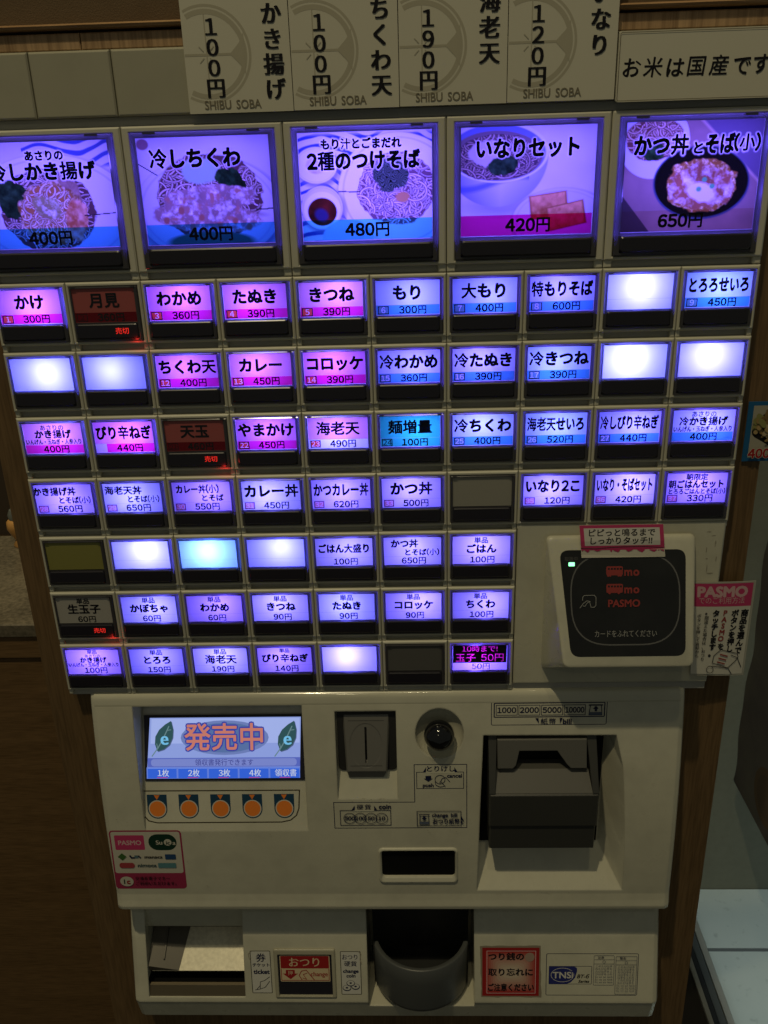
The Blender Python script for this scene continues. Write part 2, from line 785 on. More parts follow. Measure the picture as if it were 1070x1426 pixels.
# ---- menu buttons
WHITE = diffuser('white_diffuser', (0.86, 0.86, 0.86))
DULL = diffuser('unlit_diffuser', (0.46, 0.44, 0.36), 0.8)
DARKD = diffuser('dark_diffuser', (0.17, 0.165, 0.15), 0.8)
OLIVE = diffuser('olive_diffuser', (0.36, 0.34, 0.09), 0.8)
SOLDP = diffuser('unlit_paper', (0.60, 0.57, 0.50), 0.8)
FP, FM, FRD = film('pink', (.95, 0.40, 0.52)), film('magenta', (1.0, 0.03, 0.30)), film('red_box', (1.0, 0.10, 0.05))
FB_, FBB, FBX = film('pale_blue', (0.72, 1.0, 0.95)), film('blue', (0.12, 0.66, 0.72)), film('navy_box', (0.20, 0.50, 0.42))
FC, FCB = film('cyan', (0.05, 1.0, 0.38)), film('pink_box', (1.0, 0.42, 0.36))
FG = film('grey', (0.80, 0.82, 0.88))
KF = film('print_black', (.018, .012, .045))
SOLD = emis('sold_out', (1.0, 0.03, 0.02), 0.85)
LEDC = (0.150, 0.098, 1.0)


LBOX = plastic('lamp_box_grey', (.24, .24, .25), .6)


def led(parent, u, v, d, power, color=LEDC, size=0.004):
    l = bpy.data.lights.new('led', 'POINT')
    l.energy = power
    l.color = color
    l.shadow_soft_size = size
    o = bpy.data.objects.new('led', l)
    COL.objects.link(o)
    o.location = W(u, v, d)
    o.parent = parent
    return o


def tint(kind, r, c):
    if kind in ('blank', 'seam'):
        if (r, c) == (5, 2):
            return (.10, .22, 1.0)
        return (.13 * random.uniform(.85, 1.15), .125 * random.uniform(.85, 1.35), 1.0)
    return (LEDC[0] * random.uniform(.88, 1.1), LEDC[1] * random.uniform(.85, 1.4), 1.0)


def small_button(c, r, spec):
    x0, v0 = (c - 5) * 40.0, (r - 1) * ROWP
    ox0, ox1, oy0, oy1 = x0 + 1.9, x0 + 38.1, v0 + 2.2, v0 + 31.0
    mb = MB()
    mb.loft([rect(x0 + .15, x0 + 39.85, v0, v0 + 32.8, 8), rect(x0 + .15, x0 + 39.85, v0, v0 + 32.8, .7),
             rect(x0 + .8, x0 + 39.2, v0 + .7, v0 + 32.1, 0), rect(ox0 - .5, ox1 + .5, oy0 - .5, oy1 + .5, 0),
             rect(ox0, ox1, oy0, oy1, .6), rect(ox0, ox1, oy0, oy1, 4)], cap0=False, cap1=False)
    mb.loft([rect(ox0, ox1, oy0, oy1, 4), rect(ox0, ox1, oy0, oy1, 19)], 1, cap0=False)
    mb.box(ox0 + .02, ox1 - .02, v0 + 21.75, v0 + 22.3, .9, 18.9, 1)  # unseen shelf, added to block the LED so the lower rim stays dark
    for a0, a1 in ((x0 + .15, x0 + 2.6), (x0 + 37.4, x0 + 39.85)):
        mb.box(a0, a1, v0 + 32.6, v0 + 36.3, 1.2, 4.6, ch=.4)
    b = mb.build('menu_button', [CREAM, LBOX], machine)
    kind = spec[0]
    lit = kind not in ('unlit', 'dark', 'olive', 'sold', 'soldw')
    cx0, cx1, cy0, cy1 = x0 + 2.9, x0 + 36.4, v0 + 2.9, v0 + 20.9
    # card with its coloured films and lettering
    art = Art(lambda x, y: (x0 + x, v0 + y, .1), start=0.0)
    base = {'unlit': DULL, 'dark': DARKD, 'olive': OLIVE, 'sold': diffuser('sold_red_card', (0.52, 0.13, 0.12), 0.8), 'soldw': SOLDP}.get(kind, WHITE)
    art.rect(2.9, 2.9, 36.4, 20.9, base)
    X0, X1, YB, Y1 = 3.1, 36.2, 15.7, 20.7
    name, num, price = (list(spec[1:]) + [None, None, None])[:3]
    top = {'pink': FP, 'blue': FB_, 'cyan': FC, 'mix': FP}.get(kind)
    band = {'pink': FM, 'blue': FBB, 'cyan': FC}.get(kind)
    if top:
        art.rect(X0, 3.1, X1, YB - .05, top)
    if band:
        if num and num != '_' and kind != 'cyan':
            art.rect(X0, YB, 3.9, Y1, band)
            art.rect(9.7, YB, X1, Y1, band)
            art.rect(3.9, YB, 9.7, 16.1, band)
            art.rect(3.9, 20.4, 9.7, Y1, band)
        elif num == '_':
            art.rect(9.2, YB, X1, Y1, band)
        else:
            art.rect(X0, YB, X1, Y1, band)
    if kind in ('white', 'mix', 'seam'):
        art.rect(X0, YB - .2, X1, YB, FG)
    if kind == 'sold':
        art.rect(X0, YB, X1, Y1, film('sold_band', (0.62, 0.16, 0.30)))
    K = KF if lit else INKK
    if num:
        if kind == 'sold':
            art.frame(4, 16.2, 9.6, 20.3, .35, K)
            art.text(num, 6.8, 18.3, 3.6, K, 0)
        elif num == '_':
            art.rect(3.3, 15.9, 9.2, 20.5, film('white_patch', (.9, .95, 1.0)))
        else:
            bx = FBX if kind in ('blue',) else (FCB if kind == 'white' else FRD)
            if kind == 'cyan':
                art.text(num, 6.9, 18.25, 4.0, K, 1, .02)
            else:
                art.inv(num, 4.2, 16.4, 9.4, 20.1, 3.9, bx)
            art.frame(3.9, 16.1, 9.7, 20.4, .5, film('plum', (.22, .10, .30)) if kind == 'white' else K)
    if price:
        art.text(price, 22.3 if num or name in (None,) else 20.5, 18.25, 4.9, K, 3, 0.028, sp=1.04)
    if isinstance(name, str):
        n = len(name)
        art.text(name, 19.6, 9.5, 8.1, K, 3, 0.038, wmax=31.6)
    elif name:
        for (t, cx, cyy, h, wm, bo) in name:
            art.text(t, cx, cyy + .5, h, K, 3, {0: .016, 1: .032, 2: .040}[bo], wmax=wm)
    if kind == 'tamago':
        art.rect(3.4, 3.2, 35.9, 15.6, film('hot_magenta', (1.0, 0.03, 0.22)))
        art.inv('10時まで!', 3.3, 3.1, 36.0, 8.6, 4.9, INKK)
        art.inv('玉子 50円', 3.3, 8.55, 36.0, 15.7, 6.4, INKK)
        art.text('50円', 20.5, 18.25, 5.0, K, 1, .02)
    art.build('label_card', b)
    # clear cover
    cv = MB()
    i0, i1, j0, j1 = x0 + 3.0, x0 + 36.3, v0 + 3.0, v0 + 29.6
    cv.loft([rect(ox0 + .05, ox1 - .05, oy0 + .05, oy1 - .05, 3), rect(ox0 + .05, ox1 - .05, oy0 + .05, oy1 - .05, -.35),
             rect(ox0 + .5, ox1 - .5, oy0 + .5, oy1 - .5, -.75), rect(i0, i1, j0, j1, -.75), rect(i0 - .1, i1 + .1, j0 - .1, j1 + .1, .0)], cap0=False, cap1=False)
    cv.add([W(i0 + .05, v0 + 20.95, -.5), W(i1 - .05, v0 + 20.95, -.5), W(i1 - .05, v0 + 21.65, -.5), W(i0 + .05, v0 + 21.65, -.5)], [(0, 1, 2, 3)], 0)
    cv.add([W(i0, j0, -.6), W(i1, j0, -.6), W(i1, v0 + 20.95, -.6), W(i0, v0 + 20.95, -.6)], [(0, 1, 2, 3)], 1)
    for q in (ox0 + 1.2, ox1 - 3.4):
        cv.box(q, q + 2.2, oy0 - .1, oy0 + .5, -1.2, -.4)
    cv.build('cover', [cover_mat(), pane_mat()], b)
    # smoked strip for the sold-out lamp
    wv = MB()
    wv.loft([rrd(i0, v0 + 21.7, i1 - .2, v0 + 29.3, 1.3, 2), rrd(i0, v0 + 21.7, i1 - .2, v0 + 29.3, 1.3, -1.0), rrd(i0 + .5, v0 + 22.2, i1 - .7, v0 + 28.8, .9, -1.4)])
    win = wv.build('indicator_window', [BLACKW], b)
    if kind in ('sold', 'soldw'):
        a2 = Art(flat(x0, v0, -1.4))
        a2.text('売切', 27.6, 25.4, 3.7, SOLD, 1, .02)
        a2.build('sold_out_lamp', b)
        led(b, x0 + 34.5, v0 + 30.0, -2.2, 0.0005, (1, .03, .02), .001)  # extra red light added in front for the glow by the sold-out sign
        b['label'] = 'unlit sold-out button with a small red lamp'
    elif not lit:
        b['label'] = 'unlit empty button'
    if lit:
        k = spec[4] if len(spec) > 4 else 1.0
        p = {'blank': 0.068, 'seam': 0.062, 'pink': 0.074, 'blue': 0.050, 'white': 0.042, 'cyan': 0.058, 'mix': 0.062, 'tamago': .06}.get(kind, .04)
        led(b, x0 + 20 + random.uniform(-3, 4), v0 + 10.5 + random.uniform(-2.5, 1.5), 10.0 if kind in ('blank', 'seam') else 11.5, p * k * random.uniform(.82, 1.15), tint(kind, r, c))
    return b


def two(t1, t2):
    return [(t1, 17.3 if len(t1) > 5 else 14.5, 7.0, 5.4, 25, 2), (t2, 25.5, 12.4, 4.4, 19, 1)]


def tan(t, h=6.0):
    return [('単品', 19.6, 5.4, 4.1, 20, 1), (t, 19.6, 10.8, h, 31, 2)]


IN = 'いんげん・玉ねぎ・人参入り'
ROWS = {
    1: [('pink', 'かけ', '1', '300円'), ('sold', '月見', '2', '360円'), ('pink', 'わかめ', '3', '360円'), ('pink', 'たぬき', '4', '390円'), ('pink', 'きつね', '5', '390円'),
        ('blue', 'もり', '6', '300円'), ('blue', '大もり', '7', '400円'), ('blue', '特もりそば', '8', '600円'), ('seam', None, None, None, 1.25), ('blue', 'とろろせいろ', '9', '450円')],
    2: [('blank',), ('blank',), ('pink', 'ちくわ天', '12', '400円'), ('pink', 'カレー', '13', '450円'), ('pink', 'コロッケ', '14', '390円'),
        ('blue', '冷わかめ', '15', '360円'), ('blue', '冷たぬき', '16', '390円'), ('blue', '冷きつね', '17', '390円'), ('blank', None, None, None, 1.35), ('blank', None, None, None, 1.35)],
    3: [('pink', [('あさりの', 19.6, 5.2, 3.4, 14, 0), ('かき揚げ', 19.6, 9.0, 5.2, 22, 2), (IN, 19.6, 13.4, 3.3, 32, 1)], None, '400円'), ('pink', 'ぴり辛ねぎ', '_', '440円'), ('sold', '天玉', '21', '460円'),
        ('pink', 'やまかけ', '22', '450円'), ('mix', '海老天', '23', '490円'), ('cyan', '麺増量', '24', '100円'), ('blue', '冷ちくわ', '25', '400円'), ('blue', '海老天せいろ', '26', '520円'),
        ('blue', '冷しぴり辛ねぎ', '27', '440円'), ('blue', [('あさりの', 19.6, 5.0, 3.4, 14, 0), ('冷かき揚げ', 19.6, 9.0, 5.2, 27, 2), (IN, 19.6, 13.4, 3.3, 32, 1)], None, '400円')],
    4: [('white', two('かき揚げ丼', 'とそば(小)'), '28', '560円'), ('white', two('海老天丼', 'とそば(小)'), '29', '650円'), ('white', two('カレー丼(小)', 'とそば'), '30', '550円'),
        ('white', 'カレー丼', '31', '450円'), ('white', 'かつカレー丼', '32', '620円'), ('white', 'かつ丼', '33', '500円'), ('unlit',), ('white', 'いなり2こ', '35', '120円', 1.15),
        ('white', 'いなり・そばセット', '36', '420円', 1.2), ('white', [('朝限定', 19.6, 5.0, 4.0, 14, 2), ('朝ごはんセット', 19.6, 9.3, 5.2, 31, 2), ('とろろごはんとそば(小)', 20, 13.6, 3.5, 32, 1)], '37', '330円', 1.2)],
    5: [('olive',), ('seam', None, None, None, 1.3), ('seam', None, None, None, 1.2), ('seam',), ('white', [('ごはん大盛り', 19.6, 9.4, 6.0, 31, 2)], None, '100円', .85), ('white', [('かつ丼', 15, 6.8, 5.4, 20, 2), ('とそば(小)', 25, 12.4, 4.4, 22, 1)], None, '650円'),
        ('white', tan('ごはん'), None, '100円', 1.1)],
    6: [('soldw', tan('生玉子', 6.8), None, '60円'), ('white', tan('かぼちゃ'), None, '60円', 1.1), ('white', tan('わかめ'), None, '60円'), ('white', tan('きつね'), None, '90円'), ('white', tan('たぬき'), None, '90円'),
        ('white', tan('コロッケ'), None, '90円'), ('white', tan('ちくわ'), None, '100円', 1.1)],
    7: [('white', [('単品', 19.6, 4.6, 3.2, 20, 1), ('あさりの', 19.6, 7.3, 2.5, 12, 0), ('かき揚げ', 19.6, 10.2, 4.2, 19, 2), (IN, 19.6, 13.6, 3.0, 32, 1)], None, '100円', 1.2), ('white', tan('とろろ'), None, '150円'),
        ('white', tan('海老天', 6.6), None, '190円'), ('white', [('単品', 19.6, 5.0, 3.2, 20, 1), ('ぴり辛ねぎ', 19.6, 10.4, 6.0, 29, 2)], None, '140円'), ('blank', None, None, None, .9), ('dark',), ('tamago',)],
}
for r, lst in ROWS.items():
    for c, spec in enumerate(lst):
        small_button(c, r, spec)

# ---- the printed pictures of the five large buttons
NX, NY = 226, 172
PW, PH = 66.0, 51.0
gx, gy = np.meshgrid(np.linspace(0, PW, NX), np.linspace(0, PH, NY))


def vnoise(seed, cell, oct_=3):
    rs = np.random.RandomState(seed)
    out = np.zeros_like(gx)
    amp, tot = 1.0, 0.0
    for _ in range(oct_):
        n = rs.rand(int(PH / cell) + 4, int(PW / cell) + 4)
        fx, fy = gx / cell, gy / cell
        ix, iy = fx.astype(int), fy.astype(int)
        tx, ty = fx - ix, fy - iy
        tx, ty = tx * tx * (3 - 2 * tx), ty * ty * (3 - 2 * ty)
        out += amp * ((n[iy, ix] * (1 - tx) + n[iy, ix + 1] * tx) * (1 - ty) + (n[iy + 1, ix] * (1 - tx) + n[iy + 1, ix + 1] * tx) * ty)
        tot += amp
        amp *= .5
        cell /= 2.0
    return out / tot


def em(cx, cy_, rx, ry, soft=.4, rot=0.0, wob=0.0, seed=1):
    c, s_ = math.cos(rot), math.sin(rot)
    x, y = gx - cx, gy - cy_
    a = (x * c + y * s_) / rx
    b = (-x * s_ + y * c) / ry
    q = np.sqrt(a * a + b * b)
    if wob:
        q = q + wob * (vnoise(seed, 4.0) - .5)
    return np.clip((1 - q) * min(rx, ry) / soft + .5, 0, 1)


def bl(img, mask, col):
    col = np.array(col) if not isinstance(col, np.ndarray) else col
    return img * (1 - mask[..., None]) + col * mask[..., None]


def cm(t, a, b):
    t = np.clip(t, 0, 1)[..., None]
    return np.array(a) * (1 - t) + np.array(b) * t


def noodles(seed, a=(.26, .17, .13), b=(.93, .82, .72)):
    """strands that loop over one another: two bundles of contour lines of smooth noise"""
    f = vnoise(seed, 9.0, 2) * 13 + vnoise(seed + 5, 4.0, 1) * 1.2
    g = vnoise(seed + 9, 8.0, 2) * 13 + gx * .12
    s1 = np.abs(np.sin(f * math.pi)) ** .85
    s2 = np.abs(np.sin(g * math.pi)) ** .85
    pick = vnoise(seed + 3, 4.0, 2)
    t = np.where(pick > .5, s1, s2 * .96)
    edge = np.clip(np.abs(pick - .5) * 22, .35, 1)
    sh = .55 + .9 * vnoise(seed + 21, 8., 2)
    return cm(t * edge * np.clip(sh, 0, 1.05), a, b)


def halo(img, glyphs, grow=0.75):
    m = np.zeros_like(gx, bool)
    for (t, cx, cy_, h, wm) in glyphs:
        gs = [glyph(c) for c in t]
        tot = sum(g[2] for g in gs) * h
        k = min(1.0, wm / tot)
        x = cx - tot * k / 2
        for co, fs, adv in gs:
            for f in fs:
                P = np.array([(x + co[i][0] * h * k, cy_ - co[i][1] * h) for i in f])
                for tri in ([P[[0, i, i + 1]] for i in range(1, len(P) - 1)]):
                    x_0, x_1 = tri[:, 0].min() - grow, tri[:, 0].max() + grow
                    y_0, y_1 = tri[:, 1].min() - grow, tri[:, 1].max() + grow
                    i0, i1 = max(0, int(x_0 / PW * (NX - 1))), min(NX, int(x_1 / PW * (NX - 1)) + 2)
                    j0, j1 = max(0, int(y_0 / PH * (NY - 1))), min(NY, int(y_1 / PH * (NY - 1)) + 2)
                    if i1 <= i0 or j1 <= j0:
                        continue
                    sx, sy = gx[j0:j1, i0:i1], gy[j0:j1, i0:i1]
                    # distance to the triangle's edges, plus inside test
                    dm = np.full(sx.shape, 9e9)
                    sg = []
                    for q in range(3):
                        A_, B_ = tri[q], tri[(q + 1) % 3]
                        e = B_ - A_
                        L2 = max(e @ e, 1e-9)
                        tt = np.clip(((sx - A_[0]) * e[0] + (sy - A_[1]) * e[1]) / L2, 0, 1)
                        dm = np.minimum(dm, np.hypot(sx - A_[0] - tt * e[0], sy - A_[1] - tt * e[1]))
                        sg.append(e[0] * (sy - A_[1]) - e[1] * (sx - A_[0]))
                    ins = ((sg[0] >= 0) & (sg[1] >= 0) & (sg[2] >= 0)) | ((sg[0] <= 0) & (sg[1] <= 0) & (sg[2] <= 0))
                    m[j0:j1, i0:i1] |= ins | (dm < grow)
            x += adv * h * k
    f = m.astype(float)
    for _ in range(2):
        f = (f + np.roll(f, 1, 0) + np.roll(f, -1, 0) + np.roll(f, 1, 1) + np.roll(f, -1, 1)) / 5
    return bl(img, f * .92, (.95, .94, .97))


def plate(img, cx, cy_, rx, ry, col=(.88, .88, .92), rot=0.0):
    img = bl(img, em(cx + .8, cy_ + 1.2, rx + .9, ry + .9, 2.2, rot) * .75, (.34, .34, .52))
    img = bl(img, em(cx, cy_, rx, ry, .5, rot), col)
    img = bl(img, (em(cx, cy_, rx * .93, ry * .93, .5, rot) - em(cx, cy_, rx * .90, ry * .90, .5, rot)) * .5, (.62, .62, .76))
    return img


def worley(seed, n):
    rs = np.random.RandomState(seed)
    pts = rs.rand(n, 2) * [PW, PH]
    f1 = np.full(gx.shape, 99.)
    f2 = np.full(gx.shape, 99.)
    wx = gx + 2.2 * (vnoise(seed + 1, 3.0, 2) - .5)
    wy = gy + 2.2 * (vnoise(seed + 2, 3.0, 2) - .5)
    for px_, py_ in pts:
        d = np.hypot(wx - px_, wy - py_)
        f2 = np.minimum(f2, np.maximum(f1, d))
        f1 = np.minimum(f1, d)
    sp = math.sqrt(PW * PH / n)
    return np.clip((f2 - f1) / (.55 * sp), 0, 1), rs


def crumbs(seed, n, dark, mid, light):
    w, rs = worley(seed, n)
    k = vnoise(seed + 7, 5.0, 3)
    c = cm(w * 1.2, dark, mid)
    return c * (1 - np.clip((w - .35) * 1.4 + (k - .5) * 1.8, 0, 1)[..., None]) + np.array(light) * np.clip((w - .35) * 1.4 + (k - .5) * 1.8, 0, 1)[..., None]


def strands(img, seed, cx, cy_, rx, ry, n=210, a=(.20, .12, .12), b=(.93, .80, .74)):
    """a heap of noodles: many overlapping arcs, each a pale cord with a dark rim"""
    rs = np.random.RandomState(seed)
    m = em(cx, cy_, rx, ry, .6, 0, .14, seed)
    out = img * (1 - m[..., None]) + (np.array(a) * 1.25) * m[..., None]
    for _ in range(n):
        t, q = rs.rand() * 6.283, math.sqrt(rs.rand())
        R_ = rs.uniform(1.6, 7.5)
        ang = rs.rand() * 6.283
        ox = cx + rx * q * .96 * math.cos(t) - R_ * math.cos(ang)
        oy = cy_ + ry * q * .96 * math.sin(t) - R_ * .8 * math.sin(ang)
        span = rs.uniform(.7, 2.2)
        dx, dy = gx - ox, (gy - oy) / .8
        rr_ = np.abs(np.hypot(dx, dy) - R_)
        da = np.abs((np.arctan2(dy, dx) - ang + math.pi) % (2 * math.pi) - math.pi)
        on = (da < span)
        w = rs.uniform(.42, .58)
        k = rs.uniform(.62, 1.0)
        rim = np.clip((w + .34 - rr_) / .25, 0, 1) * on * m
        out = out * (1 - .85 * rim[..., None]) + np.array(a) * .85 * rim[..., None]
        core = np.clip((w - rr_) / .28, 0, 1) * on * m
        out = out * (1 - core[..., None]) + (np.array(b) * k) * core[..., None]
    return out


def fluffy(seed, lo, hi, cell=2.4):
    t = vnoise(seed, cell, 4)
    g = np.hypot(*np.gradient(vnoise(seed + 3, cell * 1.3, 3))) * 9
    return cm((t - .30) * 2.3 - g * .55, lo, hi) * (.80 + .36 * vnoise(seed + 9, 7., 2))[..., None]


def blue_swirl(img, y0, y1, amt=1.0, x0=0, x1=99, seed=3):
    w = np.sin((gy + 3.0 * np.sin(gx * .16 + seed) + 5 * vnoise(seed, 12., 2)) * 1.25)
    m = np.clip(w * 2.2 - .3, 0, 1) * np.clip((gy - y0) / 2, 0, 1) * np.clip((y1 - gy) / 2, 0, 1) * (gx > x0) * (gx < x1)
    return bl(img, m * amt, (.10, .16, .50))


def pic(i):
    v = vnoise(40 + i, 20., 3)
    img = cm(v, (.74, .73, .76), (.90, .89, .92))
    t1 = vnoise(50 + i, 2.6, 4)
    t2 = vnoise(60 + i, 6., 3)
    if i == 0:
        img = blue_swirl(img, -3, 13, .9, 22)
        img = blue_swirl(img, 42, 60, 1.0)
        img = plate(img, 33, 33, 42, 27)
        img = strands(img, 5, 31, 33, 24, 20)
        img = bl(img, em(14, 27, 8, 10, .6, -.3, .5, 4), cm(t1 * 1.6 - .3, (.02, .05, .03), (.10, .22, .11)))
        img = bl(img, em(40, 24, 9, 7, .6, .2, .5, 8), cm(t1, (.30, .20, .14), (.72, .55, .46)))
        img = bl(img, em(32, 34, 16, 15, .7, -.2, .35, 6), fluffy(31, (.42, .24, .10), (.97, .86, .68)))
        img = strands(img, 61, 32, 34, 15, 14, 120, (.46, .26, .12), (.99, .90, .74))
        img = bl(img, em(45, 37, 6, 10, .8, .1, .5, 9), cm(t1 * 2 - .5, (.62, .28, .14), (.92, .66, .48)))
        img = bl(img, em(31, 31, 7, 5, .8, .3, .6, 10), fluffy(34, (.48, .44, .24), (.98, .97, .86)))
        img = bl(img, ((np.abs(gy - (35.5 - (gx - 48) * .06)) < .25) & (gx > 49)).astype(float), (.12, .09, .12))
    elif i == 1:
        img = bl(img, em(3, 3, 3, 2.5, .6), (.45, .30, .34))
        img = plate(img, 33, 34, 37, 25, (.82, .82, .86))
        img = strands(img, 15, 34, 28, 27, 20)
        img = bl(img, em(31, 16, 10, 6, 1., wob=.4, seed=3), (.55, .74, .60))
        img = bl(img, em(45, 20, 8, 4.5, .5, .5, .8, 7), cm(t1 * 1.8 - .4, (.02, .05, .03), (.08, .20, .10)))
        ck = fluffy(8, (.52, .38, .36), (.99, .95, .95))
        ck = bl(ck, np.clip(vnoise(66, 3.2, 2) * 6 - 3.9, 0, 1), (.62, .38, .30))
        img = bl(img, em(34, 29, 24, 6.5, .6, -.04, .25, 3), ck)
        img = bl(img, em(33, 35.2, 24, 2.0, 1.2, .08, .3, 3), (.36, .26, .27))
        img = bl(img, em(32, 38, 27, 7.5, .6, .08, .22, 5), ck)
        for sx, sy in ((11, 39), (19, 34.5), (29, 38), (38, 42), (46, 40), (53, 43), (24, 42.5)):
            img = bl(img, em(sx, sy, 1.5, 1.8, .8, .2, .4, sx), (.55, .30, .22))
        img = bl(img, em(33, 50, 22, 5, 1), (.10, .30, .22))
        img = bl(img, ((np.abs(gy - (12 + gx * .62)) < .3) & (gx < 9)).astype(float), (.10, .08, .12))
        img = bl(img, ((np.abs(gy - (35 - (gx - 55) * .05)) < .3) & (gx > 57)).astype(float), (.12, .09, .12))
    elif i == 2:
        img = blue_swirl(img, 0, 60, 1.0, seed=6)
        img = plate(img, 49, 28, 30, 27, (.90, .90, .93))
        img = plate(img, 8.5, 15, 10.5, 8.5)
        img = bl(img, em(8.5, 15, 5, 4, .8), cm(t1, (.62, .55, .48), (.86, .82, .74)))
        img = plate(img, 10.5, 35, 10.4, 10.4, (.80, .80, .88))
        img = bl(img, em(10.5, 36, 9.3, 8.6, .6), (.92, .92, .95))
        img = bl(img, em(10.5, 37, 7.3, 6.7, .5), cm(t2 * 1.5, (.05, .02, .02), (.24, .06, .05)))
        img = bl(img, em(10, 38.5, 3.5, 3, 1.5, .5), (.10, .09, .22))
        img = strands(img, 25, 48, 27, 19, 17, 230, (.26, .16, .20), (.96, .84, .84))
        st = np.abs(np.sin((gx * .8 + gy * 1.1 + 9 * vnoise(77, 3., 2)) * 2.2))
        img = bl(img, em(45, 20, 9.5, 7.5, .8, .25, .55, 4), cm(st * 1.25 - .2, (.010, .018, .015), (.20, .26, .22)))
        img = bl(img, em(51, 31, 3.5, 2.5, 1, wob=.5), (.66, .42, .22))
        img = bl(img, ((np.abs(gy - 27.6 - .03 * (gx - 19)) < .28) & (gx > 19) & (gx < 30)).astype(float), (.14, .08, .12))
        img = bl(img, em(23, 50, 13, 9, .6), (.55, .72, .80))
    elif i == 3:
        img = bl(img, em(22, 36, 17, 5, 4) * .6, (.40, .42, .62))
        side = em(18, 13.5, 25, 23.5, .6) * (gy > 12)
        img = bl(img, side, cm(np.abs(gx - 20) / 27 + np.clip((gy - 22) / 30, 0, 1), (.84, .86, .94), (.42, .46, .72)))
        sw = np.clip(1.3 - np.abs(gy - 26.5 - 2.2 * np.sin(gx * .12 + 1.2) + .05 * gx) / 1.8, 0, 1) * side * (gx < 34)
        img = bl(img, sw * .8, (.22, .28, .62))
        img = bl(img, em(18, 11.5, 25.2, 14.2, .5, .03), (.86, .88, .95))
        img = bl(img, em(18, 11.8, 23.6, 12.9, .5, .03), (.30, .36, .62))
        img = bl(img, em(18, 13.2, 22.4, 11.4, .6, .03), (.34, .28, .30))
        img = strands(img, 45, 18, 14.0, 21, 10.4, 150, (.16, .12, .14), (.66, .54, .50))
        img = bl(img, em(14, 12, 10, 6, .8, wob=.4), (.70, .66, .62))
        img = bl(img, em(20, 18, 8, 4.2, .6, -.1, .7, 3), cm(t1 * 1.8 - .4, (.02, .05, .035), (.10, .20, .12)))
        img = plate(img, 50, 44, 24, 15, (.78, .78, .86))
        for (cx, cy_, ro) in ((44, 37, -.12), (53, 42, -.2)):
            bx = np.clip(1.2 - np.maximum(np.abs((gx - cx) * math.cos(ro) + (gy - cy_) * math.sin(ro)) / 9.8, np.abs(-(gx - cx) * math.sin(ro) + (gy - cy_) * math.cos(ro)) / 6.0) ** 4, 0, 1)
            img = bl(img, np.clip(bx * 3 - .6, 0, 1), (.42, .17, .08))
            img = bl(img, np.clip(bx * 3 - 1.2, 0, 1), cm(t1 * .9 + .1 + (gy - cy_) * -.075, (.50, .20, .09), (.95, .58, .36)))
    else:
        img = cm(vnoise(12, 9., 3), (.42, .32, .30), (.56, .43, .38))
        img = bl(img, np.clip((gx - 36 - (gy - 0) * 1.05) / .6, 0, 1) * (gy < 30), (.30, .26, .34))
        img = bl(img, np.clip(1 - np.abs(gx - 36.5 - gy * 1.05) / 1.6, 0, 1), (.72, .58, .48))
        img = bl(img, np.clip((gy - 33 - gx * 1.2) / .6, 0, 1), (.16, .13, .14))
        img = bl(img, em(14, 9, 17, 17, .5), (.80, .82, .92))
        img = strands(img, 55, 14, 7.5, 14, 10, 90, (.26, .14, .12), (.92, .74, .62))
        img = bl(img, em(13, 13, 6.5, 4.5, .6, .2, .6, 2), cm(t1 * 1.8 - .4, (.02, .06, .03), (.10, .24, .10)))
        img = bl(img, em(38.5, 28.5, 23.6, 17.2, .5, .06), (.16, .20, .30))
        img = bl(img, em(38.5, 28.3, 22.8, 16.4, .6, .06), (.03, .025, .03))
        egg = fluffy(37, (.52, .27, .17), (.99, .95, .94), 3.4)
        img = bl(img, em(38.5, 29.5, 17.6, 12.6, .6, .08, .25, 3), fluffy(39, (.50, .28, .11), (.99, .88, .62), 1.6))
        img = bl(img, em(38.5, 30.5, 15.0, 10.4, 1., .1, .45, 6), egg)
        img = bl(img, em(39, 33, 7.5, 5, 1.5, .3, .6, 9), (.94, .92, .96))
        for sx, sy in ((40, 27.0), (37.6, 31.4), (44.0, 30.2)):
            img = bl(img, em(sx, sy, 1.25, 1.15, .5), (.25, .62, .34))
    return np.clip(img, 0, 1) ** 1.55


BIG = [
    (0, [('あさりの', 33, 6.6, 5.0, 30), ('冷しかき揚げ', 31, 14.0, 9.0, 57)], '400円', FBB, 30),
    (1, [('冷しちくわ', 28.5, 10.0, 9.6, 46)], '400円', FBB, 33),
    (2, [('もり汁とごまだれ', 31, 5.6, 5.2, 40), ('2種のつけそば', 32, 13.4, 9.2, 56)], '480円', film('sky_band', (.15, .85, .62)), 33),
    (3, [('いなりセット', 33, 10.0, 9.6, 52)], '420円', film('magenta_band', (.92, .02, .30)), 34),
    (4, [('かつ丼', 17.5, 10.8, 9.8, 27), ('と', 35.4, 12.4, 6.2, 8), ('そば', 45.6, 10.8, 9.8, 14.5), ('(小)', 58.8, 10.6, 8.2, 13)], '650円', film('tan_band', (.92, .80, .72)), 30),
]
PRINT = diffuser('printed_sheet', (.8, .8, .8), 0.2, attr=True)


